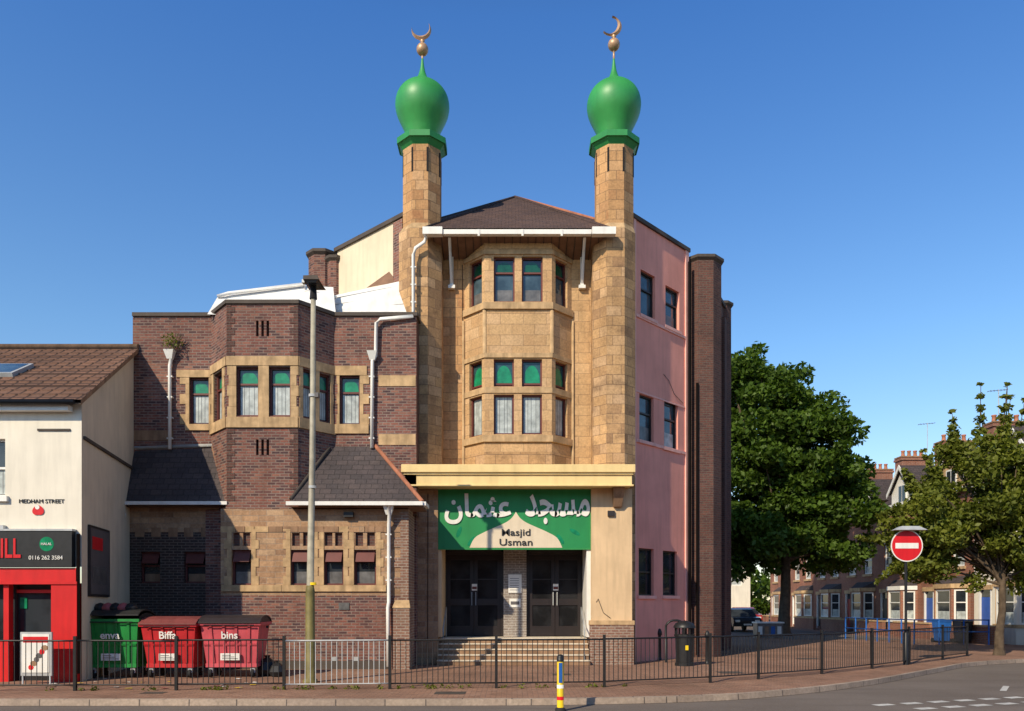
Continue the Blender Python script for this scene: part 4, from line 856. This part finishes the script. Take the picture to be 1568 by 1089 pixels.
def car(x,y,col,rot=0):
    e=group('parked_car'); b=B(); paint=flat('car_paint',col,.25,.2,.05,1,0,.6,0)
    pr=[(-2.1,.35),(-2.12,.7),(-1.95,.88),(-1.2,.95),(-.75,1.38),(-.3,1.47),(.7,1.46),(1.35,1.15),(1.95,.98),(2.08,.75),(2.1,.35)]
    for s_ in (-1,1):
        b.poly([(s_*(.85 if z<1 else .68),yy,z) for yy,z in pr],paint)
    for (y0,z0),(y1,z1) in zip(pr,pr[1:]):
        a0=.85 if z0<1 else .68; a1=.85 if z1<1 else .68
        b.poly([(-a0,y0,z0),(a0,y0,z0),(a1,y1,z1),(-a1,y1,z1)],paint if not((y0,y1) in((-1.2,-.75),(.7,1.35))) else 'glass')
    for s_ in (-1,1):
        b.poly([(s_*.80,-1.0,.98),(s_*.80,1.3,1.02),(s_*.70,.7,1.38),(s_*.70,-.65,1.38)],'glass')
        for yy in (-1.3,1.3): b.tube([(s_*.70,yy,.32),(s_*.88,yy,.32)],.32,'rubber',18); b.tube([(s_*.88,yy,.32),(s_*.89,yy,.32)],.19,'galv',14)
        b.box(s_*.6-.14,s_*.6+.14,-2.13,-2.08,.62,.75,'signwhite'); b.box(s_*.6-.14,s_*.6+.14,2.06,2.12,.65,.8,'redsign')
    b.box(-.85,.85,-2.14,-2.0,.35,.5,'rubber'); b.box(-.25,.25,-2.16,-2.14,.42,.52,'signwhite')
    b.obj('car_body',e); e.location=(x,y,G+.005); e.rotation_euler[2]=rot
car(14.4,50,(.03,.03,.035)); car(14.4,57,(.5,.5,.5)); car(18.3,62,(.35,.02,.02))
pl=B(); pl.box(12.4,13.7,39.6,40.3,G,G+.75,'netgrey'); pl.box(12.35,13.75,39.55,40.35,G+.751,G+.82,'signwhite')
for k in range(4): pl.box(12.45+k*.32,12.65+k*.32,39.585,39.598,G+.15,G+.6,['signwhite','stonebrown','blue','signwhite'][k])
pl.obj('planter_box')
# ================================================================ TREES
def leaves(centers,radii,counts,size,mat,name,parent,flat_=.75):
    C=np.concatenate([c+ (lambda d:d/np.linalg.norm(d,axis=1)[:,None]*(rng.random((n,1))**.45))(rng.normal(size=(n,3)))*np.array([r,r,r*flat_]) for c,r,n in zip(centers,radii,counts)])
    n=len(C); nr=rng.normal(size=(n,3))+np.array([0,0,.7]); nr/=np.linalg.norm(nr,axis=1)[:,None]
    t=np.cross(nr,rng.normal(size=(n,3))); t/=np.linalg.norm(t,axis=1)[:,None]; b=np.cross(nr,t)
    s=(size*(.6+.8*rng.random(n)))[:,None]
    V=np.empty((n,4,3)); V[:,0]=C-t*s; V[:,1]=C+b*s*.55; V[:,2]=C+t*s; V[:,3]=C-b*s*.55+nr*s*.15
    me=bpy.data.meshes.new(name); me.vertices.add(n*4); me.vertices.foreach_set('co',V.reshape(-1))
    me.loops.add(n*4); me.loops.foreach_set('vertex_index',np.arange(n*4,dtype=np.int32)); me.polygons.add(n)
    me.polygons.foreach_set('loop_start',np.arange(0,n*4,4,dtype=np.int32)); me.update(calc_edges=True); me.materials.append(M[mat])
    o=bpy.data.objects.new(name,me); coll.objects.link(o); o.parent=parent; return o
def tree(name,bx,by,th,tr,ells,ncl,per,crad,lsize,mat,spikes=()):
    e=group(name); b=B()
    base_=Vector((bx,by,G)); top=Vector((bx+.1,by,th))
    b.lathe(bx,by,[(tr*1.6,G-.05),(tr*1.15,G+.25),(tr,G+.8)],'bark',12); b.tube([base_+Vector((0,0,.7)),base_.lerp(top,.5)+Vector((.06,0,0)),top],tr,'bark',12,tr*.7)
    cs=[];rs=[]
    tot=sum(a[3]*a[4]*a[5] for a in ells)
    for (cx,cy,cz,rx,ry,rz) in ells:
        k=max(3,int(ncl*rx*ry*rz/tot))
        for _ in range(k):
            d=rng.normal(size=3); d/=np.linalg.norm(d); r=(.35+.65*rng.random()**.5)
            c=np.array([cx+d[0]*rx*r,cy+d[1]*ry*r,cz+d[2]*rz*r]); cs.append(c); rs.append(crad*(.5+.85*rng.random()))
    for s_ in spikes:
        for k in range(6):
            t=k/5; cs.append(np.array(s_[0])*(1-t)+np.array(s_[1])*t); rs.append(crad*(.62-.42*t))
        b.tube([s_[0],s_[1]],tr*.15,'bark',5,.01)
    idx=rng.permutation(len(cs))[:46]
    for i in idx:
        c=Vector(cs[i]); st=base_.lerp(top,.75+.25*random.random()); mid=st.lerp(c,.5)+Vector((0,0,.35*abs(c.x-bx)*.3)); b.tube([st,mid,c],tr*.38,'bark',6,.015)
    b.obj('trunk_and_limbs',e)
    leaves(cs,rs,[int(per*(r/crad)**2)+5 for r in rs],lsize,mat,'foliage',e)
bt=43.
bx_=X(1200,bt)
tree('large_street_tree',bx_,bt,5.2,.32,[(X(1170,bt),bt,12.0,2.9,2.9,4.0),(X(1150,bt),bt,8.6,2.6,3,4.2),(X(1235,bt),bt,8.8,2.9,3,4.2),(X(1285,bt),bt,6.9,2.4,2.4,3.0),(X(1295,bt),bt,5.2,1.8,2.4,1.6),(X(1155,bt),bt,13.2,1.9,2,2.6),(X(1245,bt),bt+.5,11.4,1.6,2,2.2),(X(1200,bt),bt,5.6,4.4,3.2,2.2),(X(1150,bt),bt,4.8,2.0,2.0,1.2)],270,340,.92,.15,'leaf')
rt=26.5; rx_=X(1530,rt)
sp=[((X(a,rt),rt+o,Z(b,rt)),(X(c,rt),rt+o,Z(d,rt))) for a,b,c,d,o in ((1500,680,1502,588,0),(1480,690,1470,625,.5),(1520,680,1528,596,-.5),(1545,690,1556,605,.3),(1465,700,1455,655,0),(1560,700,1575,610,.2),(1440,740,1415,690,0),(1400,750,1385,720,0),(1375,830,1312,823,0),(1390,860,1350,890,.3),(1380,780,1345,790,0))]
tree('street_tree',rx_,rt,3.2,.13,[(X(1500,rt),rt,5.7,1.6,1.5,1.8),(X(1425,rt),rt,4.8,1.6,1.4,1.5),(X(1400,rt),rt-.2,3.7,1.3,1.1,1.0),(X(1480,rt),rt,3.6,1.7,1.4,1.15),(X(1560,rt),rt,4.6,1.5,1.5,2.1),(X(1530,rt),rt,6.5,1.3,1.2,1.0)],195,230,.5,.085,'leaf2',sp)
e=group('distant_trees'); cs=[];rs=[]
for k in range(60): cs.append(np.array([rng.uniform(8,60),rng.uniform(95,110),rng.uniform(1,5)])); rs.append(rng.uniform(1.5,3))
leaves(cs,rs,[250]*60,.4,'leaf','foliage',e)
e=group('wall_plant'); x,yy,zz=X(266,21.7),21.72,Z(524,21.7)
q=B()
for k in range(14):
    a=rng.uniform(-1.2,1.2); q.tube([(x,yy,zz-.2),(x+.35*math.sin(a),yy-.1,zz+.05+.2*math.cos(a))],.008,'bark',4)
q.obj('stems',e); leaves([np.array([x,yy-.08,zz])],[.3],[150],.035,'leaf2','foliage',e)
e=group('pavement_weeds'); cs=[];rs=[]
for k in range(46): 
    xx=rng.uniform(-11,2.5); cs.append(np.array([xx,15.6+.05*rng.normal()+max(0,(xx+8))*.07,G+.03])); rs.append(.05+.07*rng.random())
leaves(cs,rs,[16]*46,.03,'leaf2','foliage',e)
e=B()
for k in range(34):
    xx=rng.uniform(-11,-5); yy=rng.uniform(15.9,18.0); a=rng.uniform(0,3); w=rng.uniform(.03,.1)
    e.poly([(xx+w*math.cos(a+t),yy+w*math.sin(a+t),G+.012+.01*rng.random()) for t in (0,1.3,3.1,4.4)],['signwhite','stonebrown','signwhite','yellow','litter'][k%5])
e.obj('scattered_litter')
# ================================================================ SKY, SUN, CAMERA
az,el=math.radians(216),math.radians(36)
w=bpy.data.worlds.new('World'); scene.world=w; w.use_nodes=True; nt=w.node_tree
sk=nt.nodes.new('ShaderNodeTexSky'); sk.sky_type='NISHITA'; sk.sun_disc=False; sk.sun_elevation=el; sk.sun_rotation=az
sk.air_density=1.0; sk.dust_density=.5; sk.ozone_density=2.0; sk.altitude=0
tc=nt.nodes.new('ShaderNodeTexCoord'); sp_=nt.nodes.new('ShaderNodeSeparateXYZ'); nt.links.new(tc.outputs['Generated'],sp_.inputs[0])
cr=nt.nodes.new('ShaderNodeValToRGB'); nt.links.new(sp_.outputs[2],cr.inputs[0])
ce=cr.color_ramp; ce.elements[0].position=0; ce.elements[0].color=(1.25,1.15,1.05,1); ce.elements[1].position=.85; ce.elements[1].color=(.33,.38,.44,1)
for p_,c_ in ((.30,(.86,1.16,1.34)),(.60,(.50,.96,1.48))):
    q=ce.elements.new(p_); q.color=(*c_,1)
nt.links.new(mix(nt,'MULTIPLY',1.0,sk.outputs[0],cr.outputs[0]),nt.nodes['Background'].inputs[0]); nt.nodes['Background'].inputs[1].default_value=.14
su=bpy.data.lights.new('sun','SUN'); su.energy=5.0; su.angle=math.radians(.5); su.color=(1,.86,.64)
so=bpy.data.objects.new('sun',su); coll.objects.link(so)
tosun=Vector((math.sin(az)*math.cos(el),math.cos(az)*math.cos(el),math.sin(el)))
so.rotation_euler=tosun.to_track_quat('Z','Y').to_euler(); so.location=tosun*60
cam=bpy.data.cameras.new('camera'); co=bpy.data.objects.new('camera',cam); coll.objects.link(co)
co.location=(0,0,EYE); co.rotation_euler=(math.pi/2,0,0); cam.sensor_width=36; cam.lens=36*F/1568; cam.shift_y=(HY-544.5)/1568
cam.clip_end=2000; cam.clip_start=.1; scene.camera=co
scene.view_settings.view_transform='Standard'; scene.view_settings.look='None'; scene.view_settings.exposure=0
